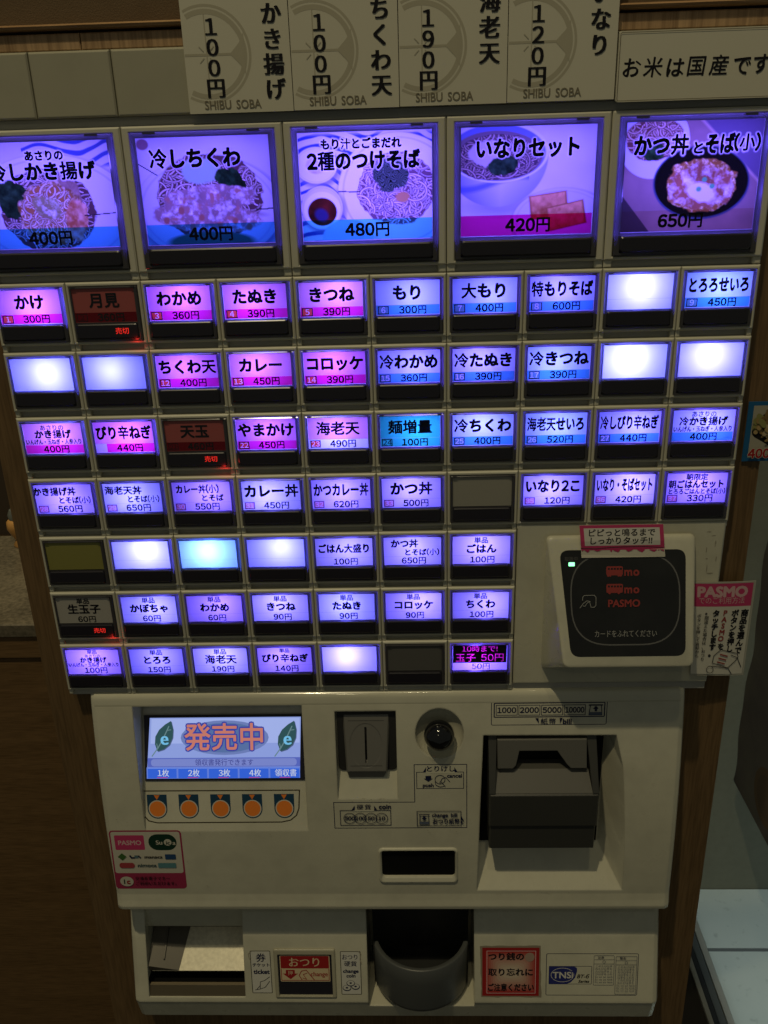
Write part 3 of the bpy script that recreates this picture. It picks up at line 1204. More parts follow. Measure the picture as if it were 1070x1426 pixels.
def big_button(i, lines, price, band, px):
    x0, v0 = -200.0 + 80 * i, -74.05
    ox0, ox1, oy0, oy1 = x0 + 4.3, x0 + 75.7, v0 + 3.0, v0 + 68.0
    mb = MB()
    mb.loft([rect(x0 + .2, x0 + 79.8, v0, v0 + 70, 8), rect(x0 + .2, x0 + 79.8, v0, v0 + 70, .8), rect(x0 + 1, x0 + 79, v0 + .8, v0 + 69.2, 0),
             rect(ox0 - .6, ox1 + .6, oy0 - .6, oy1 + .6, 0), rect(ox0, ox1, oy0, oy1, .8), rect(ox0, ox1, oy0, oy1, 4)], cap0=False, cap1=False)
    mb.loft([rect(ox0, ox1, oy0, oy1, 4), rect(ox0, ox1, oy0, oy1, 26)], 1, cap0=False)
    mb.box(ox0 + .02, ox1 - .02, v0 + 58.1, v0 + 58.8, .9, 25.9, 1)  # added shelf, out of sight, keeps LED light off the lower rim
    for a0, a1 in ((x0 + .2, x0 + 4.4), (x0 + 75.6, x0 + 79.8)):
        mb.box(a0, a1, v0 + 69.8, v0 + 73.6, 1.2, 4.6, ch=.4)
    b = mb.build('menu_button', [CREAM, LBOX], machine)
    b['label'] = 'large button with a printed food picture'
    sx, sv = x0 + 7.0, v0 + 5.4
    img = halo(pic(i), lines)
    me = bpy.data.meshes.new('picture_sheet')
    vs = [tuple(W(sx + float(gx[j, k]), sv + float(gy[j, k]), .2)) for j in range(NY) for k in range(NX)]
    fs = [(j * NX + k, j * NX + k + 1, (j + 1) * NX + k + 1, (j + 1) * NX + k) for j in range(NY - 1) for k in range(NX - 1)]
    # lettering shares the sheet's mesh
    art = Art(lambda x, y: (sx + x, sv + y, .2), start=.03)
    art.rect(.2, 41.0, 65.8, 50.9, band)
    for (t, cx, cyy, h, wm) in lines:
        art.text(t, cx, cyy, h, KF, 3, .040, wmax=wm)
    art.text(price, px, 46.0, 7.8, KF, 3, .034)
    nb = len(vs)
    me.from_pydata(vs + art.V, [], fs + [tuple(q + nb for q in f) for f in art.F])
    me.polygons.foreach_set('material_index', [0] * len(fs) + [m + 1 for m in art.M])
    ca = me.color_attributes.new('print', 'FLOAT_COLOR', 'POINT')
    cols = np.ones((len(me.vertices), 4), np.float32)
    cols[:nb, :3] = img.reshape(-1, 3) * .92
    ca.data.foreach_set('color', cols.ravel())
    me.update()
    link('picture_sheet', me, b, [PRINT] + art.mats)
    cv = MB()
    i0, i1, j0, j1 = x0 + 7.1, x0 + 72.9, v0 + 5.5, v0 + 66.2
    cv.loft([rect(ox0 + .1, ox1 - .1, oy0 + .1, oy1 - .1, 4), rect(ox0 + .1, ox1 - .1, oy0 + .1, oy1 - .1, -.8), rect(ox0 + .7, ox1 - .7, oy0 + .7, oy1 - .7, -1.3),
             rect(i0, i1, j0, j1, -1.3), rect(i0 - .2, i1 + .2, j0 - .2, j1 + .2, .1)], cap0=False, cap1=False)
    cv.add([W(i0 + .05, v0 + 56.6, -.9), W(i1 - .05, v0 + 56.6, -.9), W(i1 - .05, v0 + 58.0, -.9), W(i0 + .05, v0 + 58.0, -.9)], [(0, 1, 2, 3)], 0)
    cv.add([W(i0, j0, -1.1), W(i1, j0, -1.1), W(i1, v0 + 56.6, -1.1), W(i0, v0 + 56.6, -1.1)], [(0, 1, 2, 3)], 1)
    for q in (ox0 + 7, ox1 - 13):
        cv.box(q, q + 6, oy0 - .3, oy0 + .9, -2.2, -.8)
    cv.build('cover', [cover_mat(), pane_mat()], b)
    wv = MB()
    wv.loft([rrd(i0, v0 + 58.2, i1, v0 + 66.0, 1.8, 3), rrd(i0, v0 + 58.2, i1, v0 + 66.0, 1.8, -1.8), rrd(i0 + .7, v0 + 58.9, i1 - .7, v0 + 65.3, 1.2, -2.4)])
    wv.build('indicator_window', [BLACKW], b)
    for ax, ay, pw in ((18, 16, 1.), (40, 15, 1.05), (62, 16, 1.), (18, 40, .8), (40, 41, .8), (62, 40, .8)):
        led(b, x0 + ax, v0 + ay, 21, BIGP[i] * pw)
    return b


BIGP = [0.026, 0.0235, 0.044, 0.030, 0.034]
for e in BIG:
    big_button(*e)


# ------------------------------------------------------------------ payment unit (one shell with recesses cut in)
def poly_prism(prof, u0, u1, rnd=0.0):
    """prof = list of (v, d); extruded along u with softened ends"""
    mb = MB()
    secs = [(u0, rnd), (u0 + rnd * .3, rnd * .35), (u0 + rnd, 0), (u1 - rnd, 0), (u1 - rnd * .3, rnd * .35), (u1, rnd)] if rnd else [(u0, 0), (u1, 0)]
    rings = []
    for u, k in secs:
        rings.append([(u, v, (d + k if d < 20 else d)) for v, d in prof])
    mb.loft(rings)
    return mb


def arc(cx, cy_, r, a0, a1, n=5):
    return [(cx + r * math.cos(math.radians(a0 + (a1 - a0) * k / n)), cy_ + r * math.sin(math.radians(a0 + (a1 - a0) * k / n))) for k in range(n + 1)]


prof = [(255.3, 28), (255.3, 4.5)]
prof += [(255.9, 2.4), (257.0, 1.1), (258.6, .2), (260.5, -.35)]
prof += [(v, fA(v)) for v in (264, 270, 277, 284, 292, 300, 308, 316, 325, 334, 344, 354, 365, 376, 388, 400, 406)]
prof += [(411, -16.0), (415.5, -17.0), (418.2, -16.6), (419.6, -15.0), (420.0, -12), (420.4, 2.6)]
prof += [(421, 3.0), (440, 1.5), (457, fB(457)), (470, fB(470)), (490, fB(490)), (505.5, fB(505.5)), (507, fB(506.4)), (508.4, fB(506.4) + .7), (527, -11.6), (529, -9.6), (530.2, -6), (530.5, 0), (530.5, 28)]
shell = poly_prism(prof, -188, 188, 4.0).build('payment_unit', [CREAMB], machine)


def cut(target, mbs):
    for mb in mbs:
        c = mb.build('cutter', [CREAMB])
        md = target.modifiers.new('b', 'BOOLEAN')
        md.object = c
        md.operation = 'DIFFERENCE'
        md.solver = 'EXACT'
        bpy.context.view_layer.update()
        dg = bpy.context.evaluated_depsgraph_get()
        me = bpy.data.meshes.new_from_object(target.evaluated_get(dg))
        target.modifiers.clear()
        old = target.data
        target.data = me
        bpy.data.meshes.remove(old)
        bpy.data.objects.remove(c)


def fr(front, backp):
    mb = MB()
    mb.loft([front, backp])
    return mb


cutters = []
# display bay: leaning back wall, then the sill
cutters.append(poly_prism([(263.6, -30), (263.6, 10), (266.5, 19.5), (317.5, -1.8), (353.6, fA(353.6) + .02), (353.6, -30)], -160.2, -52.2))
# coin bay
cutters.append(poly_prism([(268, -30), (268, 3), (312.3, -2.4), (329.8, fA(329.8) + .02), (330, -30)], -31.5, 7.2))
# push knob dish
mb = MB()
rings = []
for k in range(9):
    t = k / 8 * math.pi / 2
    R_ = 15.3 * math.cos(t) if k < 8 else .4
    dd = fA(283.5) + 9.0 * math.sin(t)
    rings.append([(34.5 + R_ * math.cos(2 * math.pi * q / 36), 283.5 + 1.12 * R_ * math.sin(2 * math.pi * q / 36), dd + (fA(283.5 + R_ * math.sin(2 * math.pi * q / 36)) - fA(283.5)) * (1 - k / 8)) for q in range(36)])
rings.insert(0, [(34.5 + 15.9 * math.cos(2 * math.pi * q / 36), 283.5 + 17.8 * math.sin(2 * math.pi * q / 36), -30) for q in range(36)])
mb.loft(rings)
cutters.append(mb)
# bill bay
mbf = MB()
fpts = [(62.3, 285.5), (145.9, 286.0), (151.4, 310), (153.8, 340), (155.4, 375), (155.6, 404), (58.8, 404), (60.4, 345)]
fpts = [onto(fA0, fA)(x, y) for x, y in fpts]
mbf.loft([[(x, y, -40) for x, y, d in fpts], fpts,
          [(62.2, 287, 9), (140.5, 287, 9), (140.8, 308, 8), (141, 335, 7), (141.2, 352, 6), (141.2, 379, 5), (59.6, 379, 5), (60.2, 340, 7)]])
cutters.append(mbf)
# change-bill slot
mb = MB()
_q = [onto(fA0, fA)(x, y) for x, y in rr2(-4.6, 371.8, 44.1, 392.6, 2.2)]
mb.loft([[(x, y, -40) for x, y, d in _q], [(x, y, 24) for x, y, d in _q]])
cutters.append(mb)
# ticket niche and opening
cutters.append(poly_prism([(408, 3.0), (421, 3.1), (455.6, 3.6), (455.6, 27), (503, 27), (503, -40), (421, -40), (420.3, -7), (408, -7)], -176.5, -106.5))
# coin-cup niche through the lower lip
cutters.append(poly_prism([(408, -6.5), (420.4, -6.5), (420.4, -60), (516.5, -60), (514.5, -24), (508, 5), (507, 27), (408, 27)], -18, 58))
cut(shell, cutters)

mb = MB()
tp = [(255.0, 6.0), (255.05, 4.0), (255.25, 2.7), (255.7, 1.6), (256.3, .8), (257.1, .2), (258.1, -.25), (259.4, -.55), (261.2, -.85), (263.5, fA(263.5) - .12)]
tq = []
for i in range(len(tp) - 1):
    for q in range(3):
        tq.append((tp[i][0] + (tp[i + 1][0] - tp[i][0]) * q / 3, tp[i][1] + (tp[i + 1][1] - tp[i][1]) * q / 3))
tq.append((263.6, fA(263.6) + .1))
mb.loft([[(u, v, d + k) for v, d in tq] for u, k in ((-184.5, .1), (-184, 0), (184, 0), (184.5, .1))], closed=False, cap0=False, cap1=False)
mb.build('glint_strip', [plastic('gloss_cream', (0.61, 0.59, 0.46), .16, dirt=.3, coat=.6)], shell, smooth=60)  # rounded gloss strip added over the top edge to catch lamp glints

# ---- display
art = Art(mapf(fL), start=.5)
art.rect(-158.6, 279.6, -53.4, 320.0, BLACKW)
art.build('display_bezel', shell)
scr = Art(mapf(fL), start=.7)
E_ = lambda n, c, s=1.0: emis('lcd_' + n, c, s)
scr.poly([(-154.6, 281.2), (-55.2, 281.2), (-56.6, 318.3), (-157.6, 318.3)], E_('back', (.26, .34, .72), .95))
scr.poly([(-153.5, 281.8), (-56, 281.8), (-56.4, 297), (-154.5, 297)], E_('back2', (.34, .42, .78), 1.0))
for k, sc_ in enumerate((1.0, .86)):
    scr.ell(-105.5, 293.6, 29 * sc_, 10.6 * sc_, E_('oval%d' % k, ((.16, .22, .50), (.10, .17, .38))[k], .9))
for cx in (-124.2, -105.3, -86.6):
    pass
scr.text('発売中', -105.5, 293.4, 17.6, E_('outline', (.045, .06, .36), .9), 3, .085, w=53.5)
scr.text('発売中', -105.5, 293.4, 17.6, E_('salmon', (.58, .20, .15), .9), 3, .019, w=53.5)


def leaf(cx, cy_):
    pts = [(5.0, -10.2), (6.2, -5), (5.8, 0), (3.6, 4.4), (-.2, 7.2), (-4.4, 8.4), (-6.0, 4.0), (-5.6, -.6), (-3.0, -4.8), (1, -8)]
    scr.poly([(cx + x + .5, cy_ + y + .5) for x, y in pts], E_('leafshade', (.10, .15, .30), .7))
    scr.poly([(cx + x, cy_ + y) for x, y in pts], E_('leaf', (.035, .10, .11), .8))
    scr.line([(cx - 8.2, cy_ + 11.6), (cx - 4.2, cy_ + 6.6), (cx - 1, cy_ + 1.6), (cx + 3.6, cy_ - 7)], .7, E_('vein', (.16, .28, .30), .8))
    scr.line([(cx - 4.2, cy_ + 6.6), (cx - 4.8, cy_ + 3.6)], .5, E_('vein', (.16, .28, .30), .8))
    scr.line([(cx + 2, cy_ - 4.4), (cx + 5, cy_ - 4.8)], .5, E_('vein', (.16, .28, .30), .8))
    scr.text('e', cx + .4, cy_ + .2, 11.5, E_('ee', (.16, .48, .74), 1.0), 1, .03)


leaf(-145.6, 293.2)
leaf(-64.6, 293.6)
scr.rect(-156.6, 305.6, -56.2, 311.2, E_('bar', (.10, .14, .52), .9))
scr.rect(-154.4, 306.2, -58.4, 310.7, E_('bar2', (.20, .25, .62), .9), r=2.0)
scr.text('領収書発行できます', -106, 308.5, 4.3, E_('bartext', (.05, .06, .30), .8), 1, .01, sp=1.0)
scr.rect(-157.4, 311.3, -56.4, 318.2, E_('cellgap', (.13, .22, .72), .9))
cells = ['1枚', '2枚', '3枚', '4枚', '領収書']
for k, t in enumerate(cells):
    xa = -157.0 + k * 20.2
    scr.rect(xa + .4, 311.7, xa + 19.4, 317.9, E_('cell', (.035, .12, .66), .95))
    scr.line([(xa + .4, 311.9), (xa + 19.4, 311.9)], .25, E_('celledge', (.22, .34, .85), .95))
    scr.text(t, xa + 10.6, 314.8, 4.8, E_('celltext', (.60, .66, .80), .9), 1, .014)
    scr.rect(xa + 6.5, 317.3, xa + 13.5, 317.75, E_('cellred', (.45, .04, .30), .9))
scr.build('display_screen', shell)

# ---- selection marks (printed pads under the display)
art = Art(mapf(fS))
art.pframe([(-162.0, 327.7), (-57.4, 327.7), (-58.2, 340), (-60, 345), (-64, 348.3), (-70, 349.6), (-153, 349.8), (-158.6, 348.4), (-161.6, 344.5), (-162.3, 340)], .8, ink('seam_brown', (.05, .04, .02)))
art.build('selector_outline', shell)
for k in range(5):
    cx = -152.2 + 21.1 * k
    art = Art(mapf(fS), start=.05)
    p = [(cx - 6.6, 330.2)] + [(cx + 6.6, 330.2)] + [(cx + 6.6 * math.cos(t), 340.2 + 6.7 * math.sin(t)) for t in np.linspace(0, math.pi, 16)]
    art.poly(p, ink('teal_navy', (.012, .05, .10)))
    art.ell(cx, 340.1, 5.9, 6.0, INKP)
    art.ell(cx, 340.1, 5.2, 5.3, INKO)
    art.poly([(cx - 1.9, 330.6), (cx + 1.9, 330.6), (cx, 333.8)], INKO)
    art.build('selector_pad', shell)

# ---- coin slot
mb = MB()
mb.loft([[(x, y, 2.6 - 5.0 * (y - 268) / 44 + 1) for x, y in rr2(-30.6, 268.8, 7.0, 312.0, 3)], [(x, y, 1.2 - 5.0 * (y - 268) / 44) for x, y in rr2(-30.6, 268.8, 7.0, 312.0, 3)]])
mb.build('coin_bay_back', [plastic('bay_black', (.022, .021, .02), .5)], shell)
mb = MB()
mb.loft([[(-27.4, 271, 12), (3.6, 271, 12), (1.6, 311, 11.9), (-26.2, 311, 11.9)],
         [(-27, 271.4, 2), (3.2, 271.4, 2), (.9, 310.6, -7.2), (-25.4, 310.6, -7.2)],
         [(-26, 272.4, .6), (2.2, 272.4, .6), (-.1, 309.4, -8.4), (-24.4, 309.4, -8.4)],
         ], cap0=False)
mb.loft([[(-26, 310.4, 11), (1.2, 310.4, 11), (-1.2, 317.2, 9), (-24.6, 317.2, 9)], [(-25.6, 310.4, -6.0), (.8, 310.4, -6.0), (-1.8, 316.6, -5.2), (-23.8, 316.6, -5.2)]])
cs = mb.build('coin_slot', [plastic('slot_grey', (.16, .155, .14), .38, bevel=.8, grain=.1)], machine)
fC = lambda v: .6 - 9.0 * (v - 272.4) / 37.0
mbd = MB()
rings = []
for k in range(15):
    t = math.pi * k / 14
    R_ = max(math.sin(t), .01)
    rings.append([(-12.4 + 10.4 * R_ * math.cos(2 * math.pi * q / 32), 292.6 + 14.6 * R_ * math.sin(2 * math.pi * q / 32), fC(292.6 + 14.6 * R_ * math.sin(2 * math.pi * q / 32)) - 4.6 * math.cos(t) * 1.0) for q in range(32)])
mbd.loft(rings)
mbt = MB()
mbt.box(-13.1, -11.7, 280.4, 304, -20, 8)
CUTS_COIN = [mbd, mbt]
mb = MB()
mb.box(-13.3, -11.5, 280.2, 304.2, 5.5, 6.5)
mb.build('slit', [BLACK], cs)
art = Art(lambda x, y: (x, y, fC(y)), start=.05)
art.line([(-23.5, 276.2), (-.6, 276.2)], .35, DGREY)
art.line([(-22.6, 305.8), (-2.2, 305.8)], .35, DGREY)
art.build('coin_slot_groove', cs)
cut(cs, CUTS_COIN)

# ---- push knob
mb = MB()
rings = []
for k in range(13):
    t = math.pi * k / 12
    R_ = max(9.7 * math.sin(t), .05)
    rings.append([(34.3 + R_ * math.cos(2 * math.pi * q / 32), 283.4 + R_ * math.sin(2 * math.pi * q / 32), -6.4 - 9.7 * math.cos(t)) for q in range(32)])
mb.loft(rings)
mb.build('cancel_knob', [plastic('gloss_black', (.006, .006, .007), .06, spec=.7)], machine, smooth=60)

# ---- bill inserter
mb = MB()
mb.loft([rect(60.6, 140.6, 286.4, 378.6, 7.0), [(60.9, 286.6, 5.5), (139.8, 286.6, 5.5), (139.8, 377.4, 3.6), (60.2, 377.4, 3.6)]])
mb.build('bill_bay_back', [BLACK], shell)
mb = MB()
mb.loft([rect(65.4, 134.2, 319.2, 345, 13), rect(65.4, 134.2, 319.2, 345, -18.8), rect(66.4, 133.2, 320.2, 344, -20)])
mb.loft([rect(66.0, 133.6, 345.0, 365, 13), rect(66.0, 133.6, 345.0, 364.6, -17.2), rect(66.8, 132.8, 345.0, 363.4, -18.6)])
for (a0, a1, a2, a3) in ((65.4, 69.2, 65.6, 71.0), (130.4, 134.2, 127.6, 133.8)):
    mb.loft([[(a0, 319.2, -19.5), (a1, 319.2, -19.5), (a1, 319.2, 13), (a0, 319.2, 13)], [(a2, 287, -1.5), (a3, 287, -1.5), (a3, 287, 13), (a2, 287, 13)]])
bi = mb.build('bill_inserter', [DGREY], machine)
mb = MB()
mb.loft([[(69.2, 319.3, -18.6), (130.4, 319.3, -18.6), (130.4, 319.3, 4), (69.2, 319.3, 4)], [(70.4, 309.4, -7.0), (128.8, 309.4, -7.0), (128.8, 309.4, 4), (70.4, 309.4, 4)]])
mb.build('bill_ramp', [plastic('ramp_grey', (.085, .083, .072), .5, grain=.1)], bi)
mb = MB()
bp = [(71, 288.5), (127.6, 288.5), (127.6, 306.8), (117.6, 306.8), (115.2, 304.4), (109.0, 295.5), (84.8, 295.5), (82.6, 304.6), (80.6, 306.8), (71, 306.8)]
mb.loft([[(x, y, 9 - (y - 288) * .22) for x, y in bp], [(x, y, -3.6 - (y - 288) * .32) for x, y in bp], [(x + (99 - x) * .012, y + (298 - y) * .05, -4.4 - (y - 288) * .32) for x, y in bp]])
mb.build('bill_mouth', [MGREY], bi)
mb = MB()
mb.box(70.5, 128, 287, 312, 2.4, 3.4)
mb.build('mouth_opening', [BLACK], bi)

# ---- change-bill slot
mb = MB()
oA = onto(fA0, fA)
fo = lambda x0, y0, x1, y1, r, k: [(lambda q: (q[0], q[1], q[2] + k))(oA(x, y)) for x, y in rr2(x0, y0, x1, y1, r)]
mb.loft([fo(-7.2, 369.4, 46.4, 397.8, 3.4, .4), fo(-6.4, 370.1, 45.7, 397.0, 3.0, -1.0), fo(-5.6, 370.9, 44.9, 396.0, 2.4, -1.4), fo(-4.6, 371.8, 44.1, 392.8, 2.2, -.2), fo(-4.5, 371.9, 44.0, 392.6, 2.2, 3)], cap0=False, cap1=False)
cb = mb.build('change_bill_slot', [CREAMB], machine)
mb = MB()
mb.loft([fo(-4.7, 371.7, 44.2, 392.7, 2, 3.2), fo(-4.7, 371.7, 44.2, 392.7, 2, 1.4)])
mb.build('slot_opening', [BLACK], cb)

# ---- printed legends on the front
lg = Art(mapf(fA), curved=2.5, start=.05)
LW = .42
lg.pframe([(-34.9, 334.4), (18.1, 334.4), (18.1, 306.4), (51.8, 306.4), (51.9, 354.1), (-34.9, 354.1)], .5, INKN)
lg.pframe([(19.6, 312.0), (25, 312.0), (44.5, 312), (49.8, 312.0), (49.8, 324.2), (19.6, 324.2)], LW, INKN)
lg.rect(25.4, 311.4, 44.2, 312.7, ink('plate_cream', (0.61, 0.59, 0.46)))
lg.text('とりけし', 35, 309.6, 4.8, INKN, 2, .02)
for (xa, s_) in ((23.6, 1), (46.0, -1)):
    lg.poly([(xa, 312), (xa + 2.2 * s_, 308.2), (xa + 2.0 * s_, 312)], INKN)
lg.text('cancel', 44.0, 314.6, 3.9, INKN, 2, .03, wmax=10)
lg.text('push', 27.0, 321.6, 3.9, INKN, 2, .03)
lg.poly([(25.3, 314.6), (28.9, 314.6), (28.9, 316.6), (30, 316.6), (27.1, 319), (24.2, 316.6), (25.3, 316.6)], INKN)
lg.ring(34.6, 317.4, 3.4, .4, INKN)
lg.line([(31.4, 319), (32, 321.6), (34.6, 322.9), (37.2, 322.4)], .4, INKN)
lg.line([(34.4, 320), (36, 316.6), (38.4, 315.8), (41, 319.2)], .4, INKN)
lg.line([(35.4, 319), (38, 322.8)], .4, INKN)
lg.pframe([(-30.9, 340.3), (2.2, 340.3), (2.2, 351.7), (-30.9, 351.7)], LW, INKN)
lg.rect(-22.6, 339.7, -8.6, 341, ink('plate_cream', (0.61, 0.59, 0.46)))
lg.text('硬貨', -15.2, 337.9, 4.4, INKN, 2, .012, sp=1.15)
lg.text('coin', -1.4, 337.4, 4.8, INKN, 2, .03)
lg.poly([(-23.6, 340.3), (-21.2, 336.4), (-21.4, 340.3)], INKN)
lg.poly([(-6.4, 340.3), (-8.6, 336.4), (-8.4, 340.3)], INKN)
for k, t in enumerate(('500', '100', '50', '10')):
    cx = -24.8 + 7.0 * k
    lg.ring(cx, 346.2, 4.1, .4, INKN)
    lg.text(t, cx, 346.2, 3.7, INKN, 3, .03, slant=.12, wmax=6.6)
lg.pframe([(19.4, 340.9), (48.0, 340.9), (48.0, 352.2), (19.4, 352.2)], LW, INKN)
lg.text('change bill', 37.4, 343.8, 3.8, INKN, 2, .03, wmax=17)
lg.text('おつり紙幣', 38.3, 348.7, 4.5, INKN, 2, .03, wmax=17.8)
lg.poly([(48.0, 344), (50.2, 348.6), (48.0, 347.4)], INKN)
lg.poly([(48.2, 348.4), (50.0, 350.6), (48.0, 350)], INKN)
lg.line([(20.6, 343.4), (27.6, 343.4)], .7, INKN)
lg.line([(21.4, 343.4), (21.0, 350.6), (27.2, 350.6), (26.8, 343.4)], .4, INKN)
lg.rect(21.0, 348.6, 27.2, 350.6, ink('slate', (.10, .12, .17)))
lg.poly([(23.3, 344.2), (24.9, 344.2), (24.9, 345.8), (26, 345.8), (24.1, 347.8), (22.2, 345.8), (23.3, 345.8)], INKN)
lg.build('coin_legend', shell)
# bill legend
lg = Art(mapf(fA), curved=2.5, start=.05)
fq = [(67.2, 260.9), (138.4, 260.9), (139.4, 278.7), (67.8, 278.4)]
lg.frame(67.0, 260.9, 139.2, 278.4, .45, INKN, r=1.2)
lg.frame(68.6, 262.4, 137.9, 272.9, .7, INKN, r=.8)
for k, t in enumerate(('1000', '2000', '5000', '10000')):
    xa = 70.0 + 14.1 * k
    lg.frame(xa, 264.0, xa + 13.5, 271.4, .4, INKN)
    lg.text(t, xa + 6.75, 267.7, 5.0, INKN, 3, .026, wmax=12)
lg.line([(127.6, 264.4), (136.4, 264.4)], .8, INKN)
lg.line([(128.6, 264.4), (128, 271.4), (136, 271.4), (135.4, 264.4)], .45, INKN)
lg.rect(128.1, 269.3, 135.9, 271.3, ink('slate', (.10, .12, .17)))
lg.poly([(131.4, 268.8), (132.8, 268.8), (132.8, 267), (133.8, 267), (132.1, 264.9), (130.3, 267), (131.4, 267)], INKN)
lg.text('紙幣', 102.8, 275.6, 4.6, INKN, 2, .014, sp=1.1)
lg.text('bill', 114.6, 275.6, 5.0, INKN, 2, .03)
lg.poly([(94.6, 273.2), (97.0, 277), (96.6, 273.2)], INKN)
lg.poly([(111.6, 273.2), (110.2, 277), (109.8, 273.2)], INKN)
lg.build('bill_legend', shell)

sc = Art(mapf(fA), curved=2.5, start=.03)
scuff = ink('scuff_brown', (.40, .37, .27))
rs = random.Random(21)
for (x, y, n, sx, sy) in ((-12, 333, 9, 16, 2.5), (34, 302.5, 6, 9, 1.2), (20, 399, 7, 22, 1.2), (106, 405.8, 10, 36, 1.0), (160, 330, 6, 14, 40), (-100, 385, 7, 60, 16), (-110, 357, 6, 40, 2), (40, 360, 5, 20, 6), (-176, 320, 5, 5, 30)):
    for q in range(n):
        cx, cyy = x + rs.uniform(-sx, sx), y + rs.uniform(-sy, sy)
        L_, th = rs.uniform(.4, 2.6), rs.uniform(0, 3.14)
        if rs.random() < .5:
            sc.ell(cx, cyy, rs.uniform(.15, .5), rs.uniform(.12, .35), scuff, 8)
        else:
            sc.line([(cx, cyy), (cx + L_ * math.cos(th), cyy + L_ * .4 * math.sin(th))], rs.uniform(.08, .2), scuff)
sc.build('scuff_marks', shell)

# legends under the lip
lb = Art(mapf(fB))
lb.frame(-101.2, 464.2, -86.6, 499.2, .45, INKK, r=.8)
lb.rect(-100.6, 464.8, -87.2, 498.6, ink('legend_white', (.58, .57, .52)))
lb.text('券', -93.6, 470.0, 7.4, INKN, 3, .018)
lb.text('チケット', -93.6, 475.8, 3.2, INKN, 2, .028)
lb.text('ticket', -93.6, 481.2, 5.0, INKN, 2, .034, wmax=12.4)
lb.line([(-99.2, 496.4), (-95.4, 495.6), (-95.0, 489.6), (-92, 488.6), (-88, 485.4)], .4, INKK)
lb.line([(-95.4, 495.6), (-91.6, 494), (-88.2, 489)], .4, INKK)
lb.line([(-95.2, 492.6), (-97.8, 495.8)], .4, INKK)
lb.line([(-99.8, 464.2), (-102.4, 466.8), (-101.9, 470.2), (-101.0, 472)], .5, smudge)
lb.build('ticket_legend', shell)
lb = Art(mapf(fB))
lb.frame(-37.0, 464.6, -22.4, 500.2, .45, INKK, r=.8)
lb.rect(-36.4, 465.2, -23.2, 499.6, ink('legend_white', (.58, .57, .52)))
lb.text('おつり', -30.0, 469.4, 4.8, INKN, 1, .02, wmax=12)
lb.text('硬貨', -29.8, 474.8, 4.6, INKN, 2, .018)
lb.text('change', -29.8, 480.6, 4.0, INKN, 2, .034, wmax=12)
lb.text('coin', -29.8, 484.4, 3.9, INKN, 2, .03)
for cx, cyy in ((-33.0, 494.6), (-26.8, 493.4), (-30.2, 490.6)):
    lb.ell(cx, cyy, 3.0, 2.5, INKN)
    lb.ell(cx, cyy - .3, 2.6, 2.0, ink('legend_white', (.58, .57, .52)))
    lb.ell(cx, cyy - .3, .9, .7, INKN)
lb.line([(-24, 464.2), (-22.2, 466.6), (-22.9, 471), (-21.8, 475)], .5, smudge)
lb.build('change_legend', shell)
# maker's plate
lb = Art(mapf(fB))
lb.frame(108.2, 466.2, 172.6, 500.4, .45, INKN, r=1.2)
lb.frame(110.2, 476.4, 140.4, 491.2, .35, INKN, r=.6)
lb.poly([(110.4, 476.6), (128.0, 476.6), (129.9, 478), (129.9, 481), (128.6, 486), (125.6, 489.8), (122.6, 491.0), (110.4, 491.0)], ink('royal', (.022, .028, .16)))
lb.ring(119.8, 483.6, 8.2, .35, INKW, ry=5.8)
lb.rect(113.0, 480.4, 127.6, 486.8, ink('royal', (.022, .028, .16)))
lb.text('TNSi', 120.2, 483.6, 7.2, INKW, 2, .02, wmax=14.6)
lb.text('BT-6', 134.4, 484.6, 4.2, INKK, 2, .02, slant=.25, wmax=8.6)
lb.text('Series', 135.0, 488.6, 3.2, INKK, 2, .02, slant=.25, wmax=9)
for (xa, xb, ya, yb, t, n) in ((141.4, 155.8, 467.6, 491.8, '注意', 7), (156.6, 171.4, 467.8, 498.9, '警告', 10)):
    lb.frame(xa, ya, xb, yb, .3, INKG if False else ink('label_grey', (.12, .13, .16)), r=.8)
    lb.line([(xa, ya + 3.4), (xb, ya + 3.4)], .25, ink('label_grey', (.12, .13, .16)))
    lb.line([(xa, ya + 6.8), (xb, ya + 6.8)], .25, ink('label_grey', (.12, .13, .16)))
    lb.text(t, xa + 5, ya + 1.8, 2.3, INKN, 1, .02)
    lb.ring((xa + xb) / 2, ya + 5.1, 1.1, .25, ink('label_grey', (.12, .13, .16)))
    for q in range(n):
        tl = 'このたびは手をふれないでください'[q % 5:q % 5 + 6] if q < n - 3 else 'Do not put hands'
        lb.text(tl, (xa + xb) / 2, ya + 8.6 + q * 2.1, 2.0, ink('label_grey', (.12, .13, .16)), 0, wmax=(xb - xa) - 2)
lb.build('maker_plate', shell)

# change-button window
_oB = onto(fB0, fB)
oB = lambda x, y, k: (lambda q: (q[0], q[1], q[2] + k))(_oB(x, y))
mb = MB()
mb.loft([[oB(x, y, .6) for x, y in rr2(-84.4, 462.0, -40.4, 502.0, 1.0)], [oB(x, y, -1.2) for x, y in rr2(-84.2, 462.2, -40.6, 501.8, 1.0)],
         [oB(x, y, -1.6) for x, y in rr2(-83.4, 463.0, -41.4, 501.0, .6)], [oB(x, y, -1.6) for x, y in rr2(-81.6, 466.0, -43.0, 500.2, .4)], [oB(x, y, -.2) for x, y in rr2(-81.4, 466.2, -43.2, 500.0, .4)]], cap0=False, cap1=False)
cbn = mb.build('change_button', [CREAMP], machine)
cw = Art(mapf(fB), start=.25)
cw.rect(-81.5, 466.1, -43.1, 500.1, BLACKW)
cw.rect(-80.2, 467.7, -44.6, 489.2, ink('legend_cream', (.60, .48, .30)), r=.8)
cw.rect(-79.6, 468.3, -45.2, 478.4, INKRED, r=.6)
